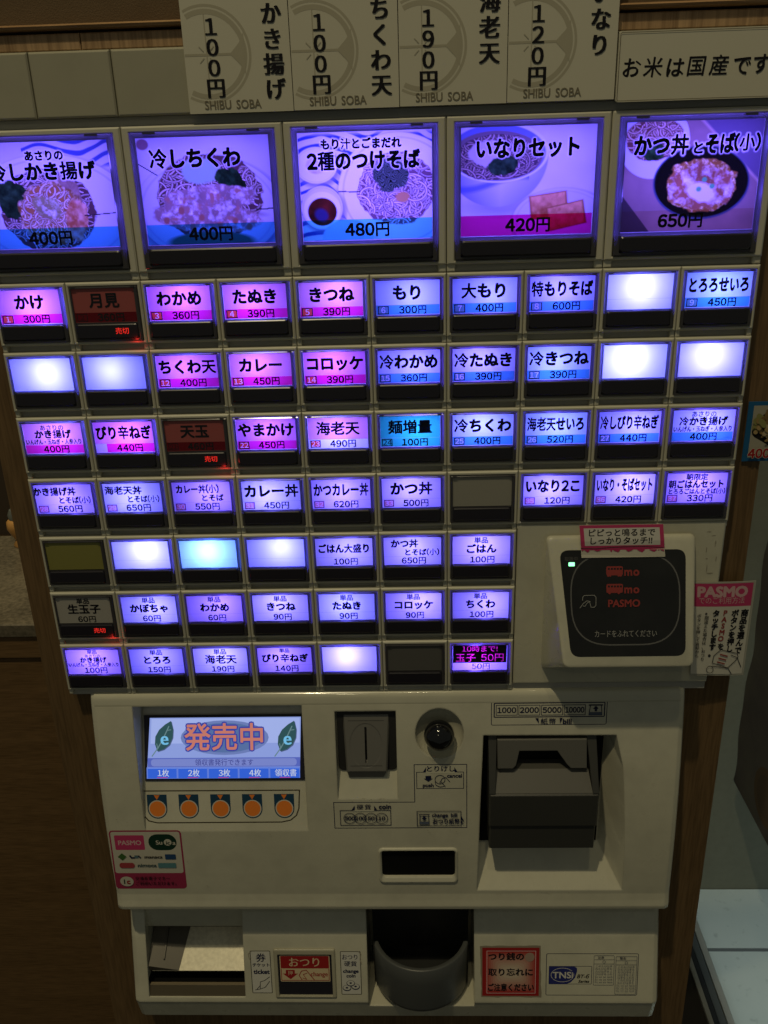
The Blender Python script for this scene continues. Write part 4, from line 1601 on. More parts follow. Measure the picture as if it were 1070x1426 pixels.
cw.text('おつり', -62.4, 473.4, 8.4, ink('legend_cream', (.60, .48, .30)), 1, .014, w=24)
cw.poly([(-76.2, 479.6), (-69.8, 479.6), (-69.8, 482.6), (-67.6, 482.6), (-73, 487.2), (-78.4, 482.6), (-76.2, 482.6)], INKRED)
cw.text('押', -73, 482.2, 3.8, ink('legend_cream', (.60, .48, .30)), 0)
cw.text('change', -52.4, 482.8, 5.2, INKRED, 1, .02, wmax=12.5)
cw.line([(-64.8, 487.8), (-66.8, 484), (-65, 480.4), (-61.6, 479.6), (-56, 487.8)], .5, INKRED)
cw.line([(-64.4, 486), (-61.6, 487.2), (-63.8, 483.2), (-61, 482)], .4, INKRED)
cw.line([(-79.4, 478.4), (-79.4, 488), (-45.4, 488), (-45.4, 478.4)], .4, INKRED)
cw.build('button_face', cbn)

# ticket outlet
STEEL = None
m, nt, out = newmat('worn_steel')
b_ = nt.nodes.new('ShaderNodeBsdfPrincipled')
b_.inputs['Metallic'].default_value = 0.3
n1 = noise(nt, 60.0, 6.0, (1, 1, .4))
n2 = noise(nt, 380.0, 3.0, (1, 1, 1))
nt.links.new(mixc(nt, .5, ramp(nt, n1, [(.3, (.62, .58, .44)), (.7, (.95, .90, .70))]), ramp(nt, n2, [(.3, (.38, .35, .28)), (.72, (.72, .68, .55))])), b_.inputs['Base Color'])
mr = nt.nodes.new('ShaderNodeMapRange')
mr.inputs['To Min'].default_value = .32
mr.inputs['To Max'].default_value = .62
nt.links.new(n1, mr.inputs['Value'])
nt.links.new(mr.outputs[0], b_.inputs['Roughness'])
nt.links.new(b_.outputs[0], out.inputs[0])
STEEL = m
MATS['worn_steel'] = m
SHADESTEEL = plastic('shade_steel', (.075, .068, .055), .38, metallic=.3)
to = empty('ticket_outlet', machine)
mb = MB()
mb.loft([[(-173, 469.5, 16), (-106.8, 469.5, 16), (-106.8, 470.5, 16.6), (-173, 470.5, 16.6)], [(-174.5, 486.2, -8.0), (-106.8, 486.2, -8.0), (-106.8, 487.4, -7.4), (-174.5, 487.4, -7.4)]])
mb.build('chute_plate', [STEEL], to)
mb = MB()
mb.loft([[(-176.2, 464, 15.5), (-150, 469.2, 15.8), (-150, 469.4, 16), (-176.2, 469.4, 16)], [(-176.2, 481, -8.6), (-155, 485.6, -8.1), (-155, 486.1, -8), (-176.2, 486.1, -8)]])
mb.loft([rect(-165.6, -164.8, 465.4, 466.4, 14.6), rect(-166.2, -165.4, 478.4, 479.4, -4.6)])
mb.build('chute_shade', [SHADESTEEL], to)  # side shade and dark reflection of the plate, added as a dark piece
mb = MB()
mb.box(-176.4, -106.6, 457.2, 502.6, 16, 26)
mb.box(-176.4, -106.6, 498.5, 502.9, -11, 15.9)
mb.box(-176.45, -176.1, 490, 498.4, -12, 15.9)
mb.build('chute_back', [BLACK], to)
mb = MB()
l0, l1 = fB(503.2) + .8, fB(495.2) + 2.0
mb.loft([[(-176.3, 503.2, l0 + 2), (-106.7, 503.2, l0 + 2), (-106.7, 495.2, l1 + 2), (-176.3, 495.2, l1 + 2)], [(-176.3, 503.2, l0), (-106.7, 503.2, l0), (-106.7, 495.8, l1 - .1), (-176.3, 495.8, l1 - .1)], [(-176.3, 503.2, l0), (-106.7, 503.2, l0), (-106.7, 495.0, l1 + .7), (-176.3, 495.0, l1 + .7)]])
mb.build('outlet_lip', [plastic('brown_steel', (.20, .16, .10), .4, metallic=.7)], to)

# coin cup
cup = empty('coin_cup', machine)
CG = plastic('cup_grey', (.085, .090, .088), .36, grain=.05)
RC = 35.6
cc_u, cc_d = 20.2, -25.5 + RC
ang = [math.radians(180 + q) for q in np.linspace(17, 163, 41)]     # front arc
mb = MB()
prf = [(467, -3.6), (466.4, -2.6), (466.2, -1.2), (466.4, -.5), (467, 0), (480, 0.1), (503, -.2), (506, -.8), (507.2, -2.2)]
rings = [[(cc_u + (RC + o_) * math.cos(t), v, cc_d + (RC + o_) * math.sin(t)) for t in ang] for v, o_ in prf]
mb.loft(rings, closed=False, cap0=False, cap1=False)
mb.build('cup_wall', [CG], cup, smooth=50)
mb = MB()
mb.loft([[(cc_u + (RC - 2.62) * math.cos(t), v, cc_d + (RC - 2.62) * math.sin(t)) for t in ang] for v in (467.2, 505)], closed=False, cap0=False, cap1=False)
mb.build('cup_inside', [plastic('cup_shade_grey', (.034, .035, .034), .3)], cup, smooth=50)  # inside of the cup coloured darker than its wall, standing for its shade
mb = MB()
mb.loft([[(cc_u + (RC - 2.4) * math.cos(t), v, cc_d + (RC - 2.4) * math.sin(t)) for t in ang] + [(57, v, 24), (-17, v, 24)] for v in (497.0, 499.0)])
mb.build('cup_floor', [plastic('cup_shade_grey', (.034, .035, .034), .3)], cup)
mb = MB()
rings = []
for v in (421, 450, 467, 485, 506):
    rings.append([(20.2 + 33.6 * math.cos(t), v, -3.5 + 29 * math.sin(t) * (1.0 if v > 430 else 1.0)) for t in np.linspace(math.pi, 0, 25)])
mb.loft(rings, closed=False, cap0=False, cap1=False)
mb.build('cup_back', [plastic('cup_shade_grey', (.034, .035, .034), .3)], cup, smooth=50)

# ------------------------------------------------------------------ card reader
cr = empty('card_reader', machine)
fW = lambda v: -5 - 25 * (v - 153) / 78


def quad_round(c, r, n=5):
    """round the corners of a quad given as TL TR BR BL"""
    out_ = []
    for i in range(4):
        p, a_, b__ = Vector(c[i]), Vector(c[i - 1]), Vector(c[(i + 1) % 4])
        t1, t2 = (a_ - p).normalized(), (b__ - p).normalized()
        p1, p2 = p + t1 * r, p + t2 * r
        for k in range(n + 1):
            t = k / n
            q = p1 * (1 - t) ** 2 + p * 2 * t * (1 - t) + p2 * t * t
            out_.append((q.x, q.y))
    return out_


def inset(c, k):
    cx = sum(p[0] for p in c) / 4
    cyy = sum(p[1] for p in c) / 4
    return [(x - k * (1 if x > cx else -1), y - k * (1 if y > cyy else -1)) for x, y in c]


face = [(97.0, 149.6), (180.8, 149.6), (180.4, 221.6), (106.4, 221.6)]
base = [(97.2, 152.0), (180.6, 151.4), (180.2, 238.6), (97.4, 238.6)]
mb = MB()
mb.loft([[(x, y, 2) for x, y in quad_round(base, 4)], [(x, y, -.6) for x, y in quad_round(base, 4)],
         [(x, y, fW(y) + 2.4) for x, y in quad_round(inset(face, -.9), 4)], [(x, y, fW(y) + .6) for x, y in quad_round(inset(face, -.1), 4)], [(x, y, fW(y)) for x, y in quad_round(inset(face, 1.2), 3.4)]], cap0=False)
mb.build('reader_housing', [CREAMB], cr, smooth=28)
art = Art(mapf(fW), start=.15)
art.poly(quad_round([(103.8, 156.0), (175.6, 156.4), (176.0, 215.4), (110.4, 215.4)], 5.5, 6), plastic('touch_black', (.011, .011, .011), .3, dirt=.5, dirtcol=(.03, .03, .028)))
rg = lambda k: quad_round([(109.4 + k, 158.4 + k), (172.6 - k, 158.4 + k), (172.9 - k, 209.2 - k), (111.0 + k, 209.2 - k)], 22 - k, 10)
art.ringp(rg(0), rg(.75), ink('ring_grey', (.13, .13, .13)))
RD = ink('logo_red', (.28, .045, .04))
GT = ink('pale_text', (.26, .26, .25))
for yy, t in ((167.8, 0), (177.4, 1)):
    art.rect(130.6, yy - 2.6, 140.0, yy + 2.4, RD, r=.9)
    for q in range(5):
        art.rect(131.5 + q * 1.7, yy - 1.7, 132.6 + q * 1.7, yy - .7, plastic('touch_black', (.011, .011, .011), .3, dirt=.5, dirtcol=(.03, .03, .028)))
    for q in ((131.6, 132.8, 137.6, 138.8) if t == 0 else (132.4, 137.6)):
        art.ell(q, yy + 2.4, .7, .7, RD, 12)
    art.text('m', 143.0, yy + .2, 6.4, RD, 2, .03)
    art.text('o', 147.6, yy + .2, 6.4, RD, 2, .03)
art.text('PASMO', 140.6, 185.4, 5.6, RD, 2, .028, w=18.6)
art.text('カードをふれてください', 141.6, 202.4, 4.3, GT, 1, .014, wmax=36)
art.text('取扱中', 110.6, 160.6, 2.6, ink('dim_text', (.10, .10, .10)), 0)
art.line([(117.0, 186.6), (118.4, 186.8), (119.4, 185.2), (121.0, 184.2), (121.6, 186.8), (121.8, 187.4), (123.6, 187.4), (124.6, 186.4), (124.6, 181.8), (123.6, 180.8), (118.0, 180.8), (117.0, 181.8), (117.0, 183.6)], .38, GT)
art.line([(115.4, 187.8), (117.2, 185.4), (119.4, 183.8), (121.4, 184.2)], .38, GT)
art.build('touch_face', cr)
lm = Art(mapf(fW), start=.5)
lm.rect(109.1, 162.6, 112.5, 164.7, emis('green', (.25, 1.0, .42), 2.6), r=.3)
lm.build('ready_lamp', cr)

# ------------------------------------------------------------------ stickers and paper notices (loose things)
nt_ = MB()


def sheet(pts, d, th, mat, name):
    """a thin sheet with thickness th, front at d(x,y)"""
    mb = MB()
    dd = d if callable(d) else (lambda x, y: d)
    mb.loft([[(x, y, dd(x, y) + th) for x, y in pts], [(x, y, dd(x, y)) for x, y in pts]])
    return mb.build(name, [mat])


# payment-card sticker, lower left
fm = lambda x, y: (lambda q: (q[0], q[1], q[2] - .12))(onto(fA0, fA)(x, y))
o = empty('sticker')
tag(o, 'crimson edged sticker with transit card logos at the lower left of the machine', 'sticker')
a = Art(fm, start=0.0, curved=2.5)
a.rect(-186.4, 355.2, -137.8, 401.9, INKR, r=2.6)
a.rect(-185.4, 356.3, -138.9, 389.2, INKP, r=1.6)
a.rect(-183.2, 359.0, -163.2, 370.6, PINK, r=.8)
a.text('PASMO', -173.2, 364.8, 5.0, ink('pale_pink', (.62, .40, .40)), 2, .024, w=16)
a.rect(-160.4, 358.2, -141.4, 370.8, ink('dark_green', (.008, .035, .02)), r=6.2)
a.ell(-147.4, 364.6, 2.6, 2.6, INKP)
a.text('Su', -153.2, 364.6, 4.8, INKP, 1, .03)
a.text('ic', -147.2, 364.8, 4.4, ink('dark_green', (.008, .035, .02)), 1, .03)
a.text('a', -143.2, 364.8, 4.8, INKP, 1, .03)
a.poly([(-179.4, 373), (-176.4, 375.9), (-179.4, 378.8), (-182.4, 375.9)], ink('leaf_green', (.05, .13, .03)))
a.line([(-174.2, 374.8), (-173.0, 376.8), (-171, 376.6)], 1.2, INKN)
a.rect(-171, 374.8, -168.4, 377, ink('steel_blue', (.10, .17, .20)))
a.line([(-168.4, 375), (-166.8, 377)], 1.0, INKN)
a.text('manaca', -158.2, 375.9, 3.6, INKK, 1, .03, w=12.4)
a.rect(-150.2, 373.9, -143, 377.9, ink('deep_blue', (.02, .06, .16)), r=.5)
a.rect(-182, 380.6, -171.6, 384.8, ink('rose', (.36, .05, .06)), r=1.9)
a.text('nimoca', -163.2, 382.6, 3.8, ink('dark_teal', (.03, .07, .08)), 2, .024, w=13)
a.rect(-155.6, 380.8, -143.4, 384.6, ink('sky_teal', (.10, .24, .27)), r=.6)
a.ell(-178.4, 395.6, 4.6, 4.0, INKP)
a.text('i', -180.0, 395.6, 5.2, ink('dark_green', (.008, .035, .02)), 2, .04)
a.text('c', -177.2, 395.6, 5.6, INKRED, 2, .04)
a.text('交通系電子マネー', -160.4, 393.2, 3.4, INKK, 1, .02, wmax=24)
a.text('ご利用いただけます。', -157.6, 397.2, 3.4, INKK, 1, .02, wmax=30)
s_ = a.build('printed_face', o)
s_.parent = o

# change reminder sticker, red edged
o = empty('sticker')
tag(o, 'square red edged warning sticker beside the round grey coin cup', 'sticker')
a = Art(lambda x, y: (lambda q: (q[0], q[1], q[2] - .12))(onto(fB0, fB)(x, y)), start=0.0)
pts = []
for k in range(44):
    t = k / 44 * 4
    e, f_ = int(t), t - int(t)
    c4 = [(62.0, 460.2), (104.4, 460.0), (105.2, 502.0), (62.6, 502.0)]
    p = Vector(c4[e]).lerp(Vector(c4[(e + 1) % 4]), f_) + Vector((random.uniform(-.4, .4), random.uniform(-.4, .4)))
    pts.append((p.x, p.y))
a.poly(pts, ink('dirty_tape', (.26, .22, .16)))
a.rect(63.4, 461.5, 103.4, 500.8, INKRED)
for k in range(9):
    t = k / 8
    a.rect(65.5 + 11 * t, 464 + 12.5 * t, 101.3 - 11 * t, 498.4 - 12.5 * t, ink('fade%d' % k, tuple(np.array((.38, .03, .025)) * (1 - t) + np.array((.52, .42, .32)) * t)), r=1 + 3.5 * t)
a.frame(66.4, 463.8, 101.0, 498.6, .45, ink('pale_pink', (.62, .40, .40)))
for yy, t in ((468.6, 'つり銭の'), (481.2, '取り忘れに'), (493.6, 'ご注意ください')):
    a.text(t, 67.4 if yy < 490 else 66.8, yy, 6.4, INKK, 3, .03, align='l', wmax=33.2)
a.ell(96.6, 468.8, 3.4, 3.6, ink('scuff', (.34, .24, .19)))
a.build('printed_face', o)

# "touch firmly" notice above the reader
o = empty('notice_strip')
tag(o, 'pink bordered white paper strip taped over the top of the card reader', 'paper notice')
fN = lambda x, y: (x, y, min(-7.5, fW(y) - 1.0) if y > 150 else -7.5 + (150 - y) * .15)
mb = MB()
rws = np.linspace(140.6, 160.0, 12)
mb.loft([[(114.4 + (v - 140) * .1, v, fN(0, v)[2] + .3) for v in rws] + [(161.4 + (v - 140) * .12, v, fN(0, v)[2] + .3) for v in rws[::-1]],
         [(114.4 + (v - 140) * .1, v, fN(0, v)[2]) for v in rws] + [(161.4 + (v - 140) * .12, v, fN(0, v)[2]) for v in rws[::-1]]])
mb.build('paper', [INKP], o)


def art_strip(a, x0, x1, y0, y1, mat, n=6):
    ys = np.linspace(y0, y1, n)
    xs = lambda x, y: x + (y - 140) * .11
    pts = [(xs(x0, y), y) for y in ys] + [(xs(x1, y), y) for y in ys]
    a.raw(pts, [(k, k + 1, n + k + 1, n + k) for k in range(n - 1)], mat)
    a.up()


a = Art(fN, start=.05, step=.03)
art_strip(a, 114.4, 161.4, 140.6, 155.6, PINK, 61)
art_strip(a, 116.6, 159.2, 142.4, 152.8, INKW, 53)
a.text('ピピっと鳴るまで', 138.3, 145.2, 4.7, INKK, 2, .02, sp=1.02)
a.text('しっかりタッチ!!', 138.0, 149.9, 4.7, INKK, 2, .02, sp=1.02)
a.line([(115.8, 154.2), (124, 154.6), (132, 153.9), (140, 153.6), (150, 153.4), (162.4, 154.4)], .35, ink('crease', (.10, .05, .05)))
xx = 116.4
while xx < 161:
    wd = random.uniform(.8, 5.5)
    a.poly([(xx, 155.4), (min(xx + wd, 162.6), 155.4), (xx + wd * random.uniform(.3, .8), 155.7 + random.uniform(.1, 1.9))], PINK)
    xx += wd * random.uniform(.8, 1.9)
a.build('printed_face', o)

# laminated guide card, right edge
o = empty('guide_card')
tag(o, 'laminated pink and white instruction card hanging right of the card reader', 'instruction card')
GQ = [(183.0, 180.2), (221.4, 181.6), (223.6, 246.4), (188.5, 244.0)]


def gmap(x, y):               # x 0..36, y 0..58 on the card
    s_, t = x / 36.0, y / 58.0
    a0 = Vector(GQ[0]).lerp(Vector(GQ[1]), s_)
    a1 = Vector(GQ[3]).lerp(Vector(GQ[2]), s_)
    p = a0.lerp(a1, t)
    return (p.x - 1.8 * t * s_, p.y, -1.2 + 3.2 * s_ * s_)


mb = MB()
lam = plastic('laminate', (.40, .39, .33), .22)
g = []
for dd in (0.5, 0):
    rw = []
    for (x, y) in [(k * 3.0, 0) for k in range(13)] + [(36, 58)] + [(36 - k * 3.0, 58) for k in range(1, 13)]:
        p = gmap(x, y)
        rw.append((p[0], p[1], p[2] + dd))
    g.append(rw)
mb.loft(g)
mb.build('laminate', [lam], o)


def gstrip(a, x0, y0, x1, y1, mat, n=9):
    xs = np.linspace(x0, x1, n)
    a.raw([(x, y0) for x in xs] + [(x, y1) for x in xs], [(k, k + 1, n + k + 1, n + k) for k in range(n - 1)], mat)
    a.up()


a = Art(gmap, start=.1, step=.03)
gstrip(a, 0, .8, 34.6, 57.0, ink('card_white', (.60, .58, .50)))
gstrip(a, 0, .8, 34.6, 14.6, PINK)
a.text('PASMO', 17.3, 5.6, 8.4, ink('pale_pink', (.62, .40, .40)), 3, .04, w=29)
a.text('でのご利用方法', 17.2, 11.0, 4.4, ink('pale_pink', (.62, .40, .40)), 0, w=27)
a.text('商品を選んで', 31.6, 16.6, 4.7, INKK, 3, .034, vertical=True, slant=.06, sp=.98)
a.text('ボタンを押し', 25.8, 16.6, 4.5, INKK, 3, .034, vertical=True, slant=.06, sp=.98)
a.text('PASMO', 20.0, 16.4, 4.4, RD, 2, .03, vertical=True, slant=.1, sp=.9)
a.text('を', 18.6, 37.0, 4.4, INKK, 2, .024, vertical=True)
a.text('タッチします。', 14.4, 16.6, 4.4, INKK, 3, .034, vertical=True, slant=.05, sp=.95)
a.text('※間違えた場合は、おつり', 9.0, 17.5, 2.6, INKK, 1, .016, vertical=True, slant=.06)
a.text('ボタンを押して返却から', 4.4, 19.0, 2.5, INKK, 1, .016, vertical=True, slant=.03)
a.line([(14.5, 45), (18.8, 41.2), (29.8, 43.8), (30.6, 46), (28.4, 49), (24.2, 52.8), (13.8, 49.6), (14.5, 45)], .4, INKK)
a.line([(25.6, 44.6), (30, 46.4), (33.4, 52.6)], .4, INKK)
a.line([(13.6, 51.6), (24.6, 53), (27.4, 57)], .4, INKK)
for q in range(3):
    a.line([(18.4 - q * .8, 44.0 + q * 2.4), (23.6 - q * .8, 45.4 + q * 2.4)], .8, RD)
a.ring(12.4, 53.8, 2.4, .35, INKK)
a.build('printed_face', o)

# blue framed menu photo at the right edge
o = empty('menu_photo')
tag(o, 'small blue bordered menu photo stuck on the right wooden post', 'menu photo')
mb = MB()
BQ = [(206.2, 74.6), (262, 74.6), (262, 109.2), (206.2, 109.2)]
mb.loft([[(x, y, 9.2) for x, y in BQ], [(x, y, 8.6) for x, y in BQ]])
mb.build('card', [ink('poster_blue', (.012, .10, .24))], o)
a = Art(flat(0, 0, 8.6))
a.rect(209.2, 76.8, 259, 107.0, ink('poster_paper', (.34, .32, .25)))
bpts = [(230 + 20 * math.cos(t) * (1 + .04 * math.sin(5 * t)), 90 + 11.4 * math.sin(t) * (1 + .05 * math.sin(7 * t))) for t in np.linspace(0, 2 * math.pi, 40, endpoint=False)]
a.poly(bpts, ink('bowl_black', (.012, .010, .008)))
rs = random.Random(3)
for q in range(90):
    t, rr_ = rs.uniform(0, 6.28), rs.random() ** .5
    cx, cyy = 228 + 15 * rr_ * math.cos(t) - 3, 88.5 + 8.6 * rr_ * math.sin(t)
    c = rs.choice([(.30, .20, .08), (.38, .27, .12), (.20, .13, .05), (.24, .23, .08), (.42, .33, .19)])
    a.ell(cx, cyy, rs.uniform(1.2, 3.4), rs.uniform(.8, 1.9), ink('food%.2f' % c[0], c), 10, rs.uniform(0, 3))
a.text('400円', 217.6, 104.0, 6.8, INKP, 3, .06, w=18.5)
a.text('400円', 217.6, 104.0, 6.8, INKRED, 3, .035, w=18.5)
a.build('printed_face', o)

# ------------------------------------------------------------------ price cards and the rice notice on top
CARD = ink('price_card', (.60, .575, .46))
SHB = ink('card_brown', (.20, .175, .12))
KAM = ink('crest', (.43, .40, .30))
cards = [(-84.0, -33.6, 'かき揚げ', '100円', 'kakiage fritter', 'leftmost'), (-33.2, 17.4, 'ちくわ天', '100円', 'chikuwa tempura', 'second'), (17.8, 68.6, '海老天', '190円', 'shrimp tempura', 'third'), (69.0, 119.6, 'いなり', '120円', 'inari sushi', 'fourth')]
cl = ['cream price card with a four character dish name for 100 yen, leftmost of four',
      'cream price card ending in a tempura character at 100 yen, beside the 190 yen card',
      'cream price card for shrimp tempura at 190 yen above the machine',
      'cream price card for 120 yen, next to the rice notice']
for k, (xa, xb, t, p, en, pos) in enumerate(cards):
    o = empty('price_card')
    tag(o, cl[k], 'price card', 'price cards along the top of the machine')
    yb = -78.6 - .15 * k
    mb = MB()
    mb.box(xa, xb, -178, yb, -1.8 - .02 * k, -.3)
    mb.build('card', [CARD], o)
    a = Art(flat(xa, yb, -1.8 - .02 * k), start=.02)
    ccx, ccy = 10.8, -25.4
    # crest: a ring with four fan-shaped gaps, cut by the card's left edge
    def arcs(r0, r1, t0, t1, n=22):
        P = []
        for q in range(n + 1):
            tt = math.radians(t0 + (t1 - t0) * q / n)
            P.append((ccx + r1 * math.cos(tt), ccy + r1 * math.sin(tt)))
        for q in range(n, -1, -1):
            tt = math.radians(t0 + (t1 - t0) * q / n)
            P.append((ccx + r0 * math.cos(tt), ccy + r0 * math.sin(tt)))
        return P
    def clipped(P):
        out_ = []
        for i_ in range(len(P)):
            p0, p1 = P[i_], P[(i_ + 1) % len(P)]
            if p0[0] >= .2:
                out_.append(p0)
            if (p0[0] - .2) * (p1[0] - .2) < 0:
                q = (.2 - p0[0]) / (p1[0] - p0[0])
                out_.append((.2, p0[1] + q * (p1[1] - p0[1])))
        return out_
    for q in range(12):
        t0 = -118 + q * 236 / 12
        a.raw(arcs(20.0, 21.2, t0, t0 + 236 / 12, 4), [(i_, i_ + 1, 8 - i_, 9 - i_) for i_ in range(4)], KAM)
    a.up()
    for q in range(12):
        t0 = -118 + q * 236 / 12
        a.raw(arcs(17.0, 19.2, t0, t0 + 236 / 12, 4), [(i_, i_ + 1, 8 - i_, 9 - i_) for i_ in range(4)], KAM)
    a.up()
    a.line([(.3, ccy), (ccx + 17.2, ccy)], 1.1, KAM)
    a.line([(ccx, ccy - 17.2), (ccx, ccy + 17.2)], .5, KAM)
    for s1, s2 in ((1, 0),):
        base_ = [(ccx + 17.4 * s1 + 5.5 * s2 * 0 - 0, ccy + 17.4 * s2)]
        if s1:
            a.poly([(ccx + 18, ccy - 9), (ccx + 15.6, ccy - 4.6), (ccx + 11.5, ccy - .5), (ccx + 11.5, ccy + .5), (ccx + 15.6, ccy + 4.6), (ccx + 18, ccy + 9)], KAM)
        else:
            a.poly([(ccx - 7, ccy + 18 * s2), (ccx - 3.4, ccy + 15.6 * s2), (ccx - .5, ccy + 11.5 * s2), (ccx + .5, ccy + 11.5 * s2), (ccx + 3.4, ccy + 15.6 * s2), (ccx + 7, ccy + 18 * s2)], KAM)
    for tt in (45, 135, 225, 315):
        q = math.radians(tt)
        a.line([(ccx + 2.0 * math.cos(q), ccy + 2.0 * math.sin(q)), (ccx + 5.0 * math.cos(q), ccy + 5.0 * math.sin(q))], .45, KAM)
    a.text('SHIBU SOBA', 21.2, -3.8, 5.6, SHB, 'mincho', .010, w=27.5)
    # price and name, stacked downwards
    n = len(p)
    a.text(p, 13.8, -41.4, 9.4, INKK, 'mincho', .024, vertical=True, sp=.925)
    nn = len(t)
    a.text(t, 42.4, (-4.6 if nn > 3 else (-16.4 if k == 2 else -18.0)) - nn * 10.6, 9.9, INKK, 'mincho', .027, vertical=True, sp=1.075)
    a.build('printed_face', o)

o = empty('rice_notice')
tag(o, 'wide cream notice with one row of black brush lettering at the upper right', 'notice')
mb = MB()
mb.loft([rrd(120.4, -107.6, 214, -77.6, 1.2, -.3), rrd(120.4, -107.6, 214, -77.6, 1.2, -2.2)])
mb.build('card', [CARD], o)
a = Art(flat(0, 0, -2.2))
bx = [122.3, 132.5, 142.6, 152.6, 163.2, 173.6, 182.6, 192]
for ch, x in zip('お米は国産です。', bx):
    a.text(ch, x + 4.6, -92.0 + (.4 if ch in 'はで' else 0), 9.2, INKK, 'brush', .020, slant=.10)
a.frame(120.8, -107.2, 213.6, -78.0, .3, SHB, r=1.0)
a.build('printed_face', o)

# ------------------------------------------------------------------ wooden surround
WV = wood('post_wood', (.118, .071, .031), (.178, .110, .050), (6, 6, .35))
WL = wood('strip_wood', (.24, .14, .066), (.50, .33, .18), (5, 5, .2))
WM = wood('moulding_wood', (.30, .165, .075), (.48, .30, .15), (.3, 5, 5))
cab = empty('wooden_surround')
tag(cab, 'brown wooden surround built round the ticket machine', 'wooden frame')
mb = MB()
L_ = [(-218, -108), (-200.6, -108), (-200.6, 252), (-188.4, 252), (-188.4, 1500), (-218, 1500)]
mb.loft([[(x, y, 150) for x, y in L_], [(x, y, 10) for x, y in L_]])
mb.build('side_post', [WV], cab)
mb = MB()
L_ = [(217, -108), (200.4, -108), (200.4, 252), (188.6, 252), (188.6, 1500), (217, 1500)]
mb.loft([[(x, y, 150) for x, y in L_], [(x, y, 10) for x, y in L_]])
mb.build('side_post', [WV], cab)
mb = MB()
mb.box(-188, 188, 531.2, 1500, 6, 150)
mb.build('lower_panel', [WV], cab)
for (xa, xb) in ((-240, -134.4), (-134.0, 60), (60.4, 240)):
    mb = MB()
    mb.box(xa, xb, -115.6, -108.3, 2.5, 30, ch=.5)
    mb.build('lintel_board', [WL], cab)
mb = MB()
mb.box(-240, 240, -116.9, -115.8, 7, 30)
mb.build('shadow_gap', [plastic('dark_gap', (.03, .016, .008), .7)], cab)
mb = MB()
mb.loft([[(-240, -119.6, 30), (-240, -119.6, 2), (-240, -118.6, -.6), (-240, -117.4, 0), (-240, -116.9, 3), (-240, -116.9, 30)], [(240, -119.6, 30), (240, -119.6, 2), (240, -118.6, -.6), (240, -117.4, 0), (240, -116.9, 3), (240, -116.9, 30)]])
mb.build('moulding', [WM], cab)
mb = MB()
mb.box(-240, 240, -360, -119.7, 9, 30)
mb.build('upper_board', [plastic('upper_board_brown', (.13, .082, .036), .75, dirt=.35, grain=.6)], cab)

# ------------------------------------------------------------------ the room around
# floor
m, nt, out = newmat('floor_tiles')
b_ = nt.nodes.new('ShaderNodeBsdfPrincipled')
b_.inputs['Roughness'].default_value = .5
n1 = noise(nt, 5.0, 6.0)
n2 = noise(nt, 45.0, 5.0)
stain = ramp(nt, n2, [(.60, (0, 0, 0)), (.74, (1, 1, 1))])
c1 = mixc(nt, n1, (.34, .40, .38), (.50, .54, .50))
kk = nt.nodes.new('ShaderNodeMath')
kk.operation = 'MULTIPLY'
kk.inputs[1].default_value = .45
nt.links.new(stain, kk.inputs[0])
nt.links.new(mixc(nt, kk.outputs[0], c1, (.16, .18, .17)), b_.inputs['Base Color'])
nt.links.new(b_.outputs[0], out.inputs[0])
TILE = m
GROUT = plastic('grout', (.10, .11, .11), .8)
mb = MB()
mb.box(-3000, 3000, 1503, 1510, -3000, 3000)
g = mb.build('floor', [plastic('dark_floor', (.02, .016, .012), .6)])
tag(g, kind='structure')
mb = MB()
mb.box(606, 2400, 1499.2, 1502.8, -1500, 1063)
g = mb.build('entrance_floor_bed', [GROUT])
tag(g, kind='structure')
mb = MB()
for i in range(6):
    for (d0, d1) in ((-500, -102), (-98, 298), (302, 596), (604, 897), (906, 1062)):
        ua = 607 + i * 300
        mb.box(ua + (1 if i else 0), ua + 297, 1497.6, 1500.5, d0, d1, ch=.8)
g = mb.build('floor_tiles', [TILE])
tag(g, kind='structure')
trk = empty('door_track')
tag(trk, 'grey metal sliding door track along the edge of the entrance floor', 'door track')
for (ua, ub, vt, nm, mt) in ((594, 606, 1496, 'rail', plastic('aluminium', (.42, .42, .38), .4, metallic=.5)), (580, 594, 1500, 'groove', plastic('track_blue', (.075, .085, .085), .5)),
                             (568, 580, 1501.5, 'groove', plastic('track_dark', (.016, .019, .024), .5)), (559, 568, 1497, 'rail', plastic('aluminium', (.42, .42, .38), .4, metallic=.5))):
    mb = MB()
    mb.box(ua, ub, vt, 1503, -1200, 1062)
    mb.build(nm, [mt], trk)
# walls
mb = MB()
mb.box(300, 3000, -1400, 1503, 1064, 1164)
g = mb.build('wall', [plastic('wall_grey_green', (.20, .205, .155), .8, dirt=.25)])
tag(g, kind='structure')
mb = MB()
mb.box(-3000, 299, -1400, 1503, 700, 800)
g = mb.build('back_wall', [wood('wall_wood', (.07, .042, .02), (.11, .068, .034), (4, 4, .3))])
tag(g, kind='structure')
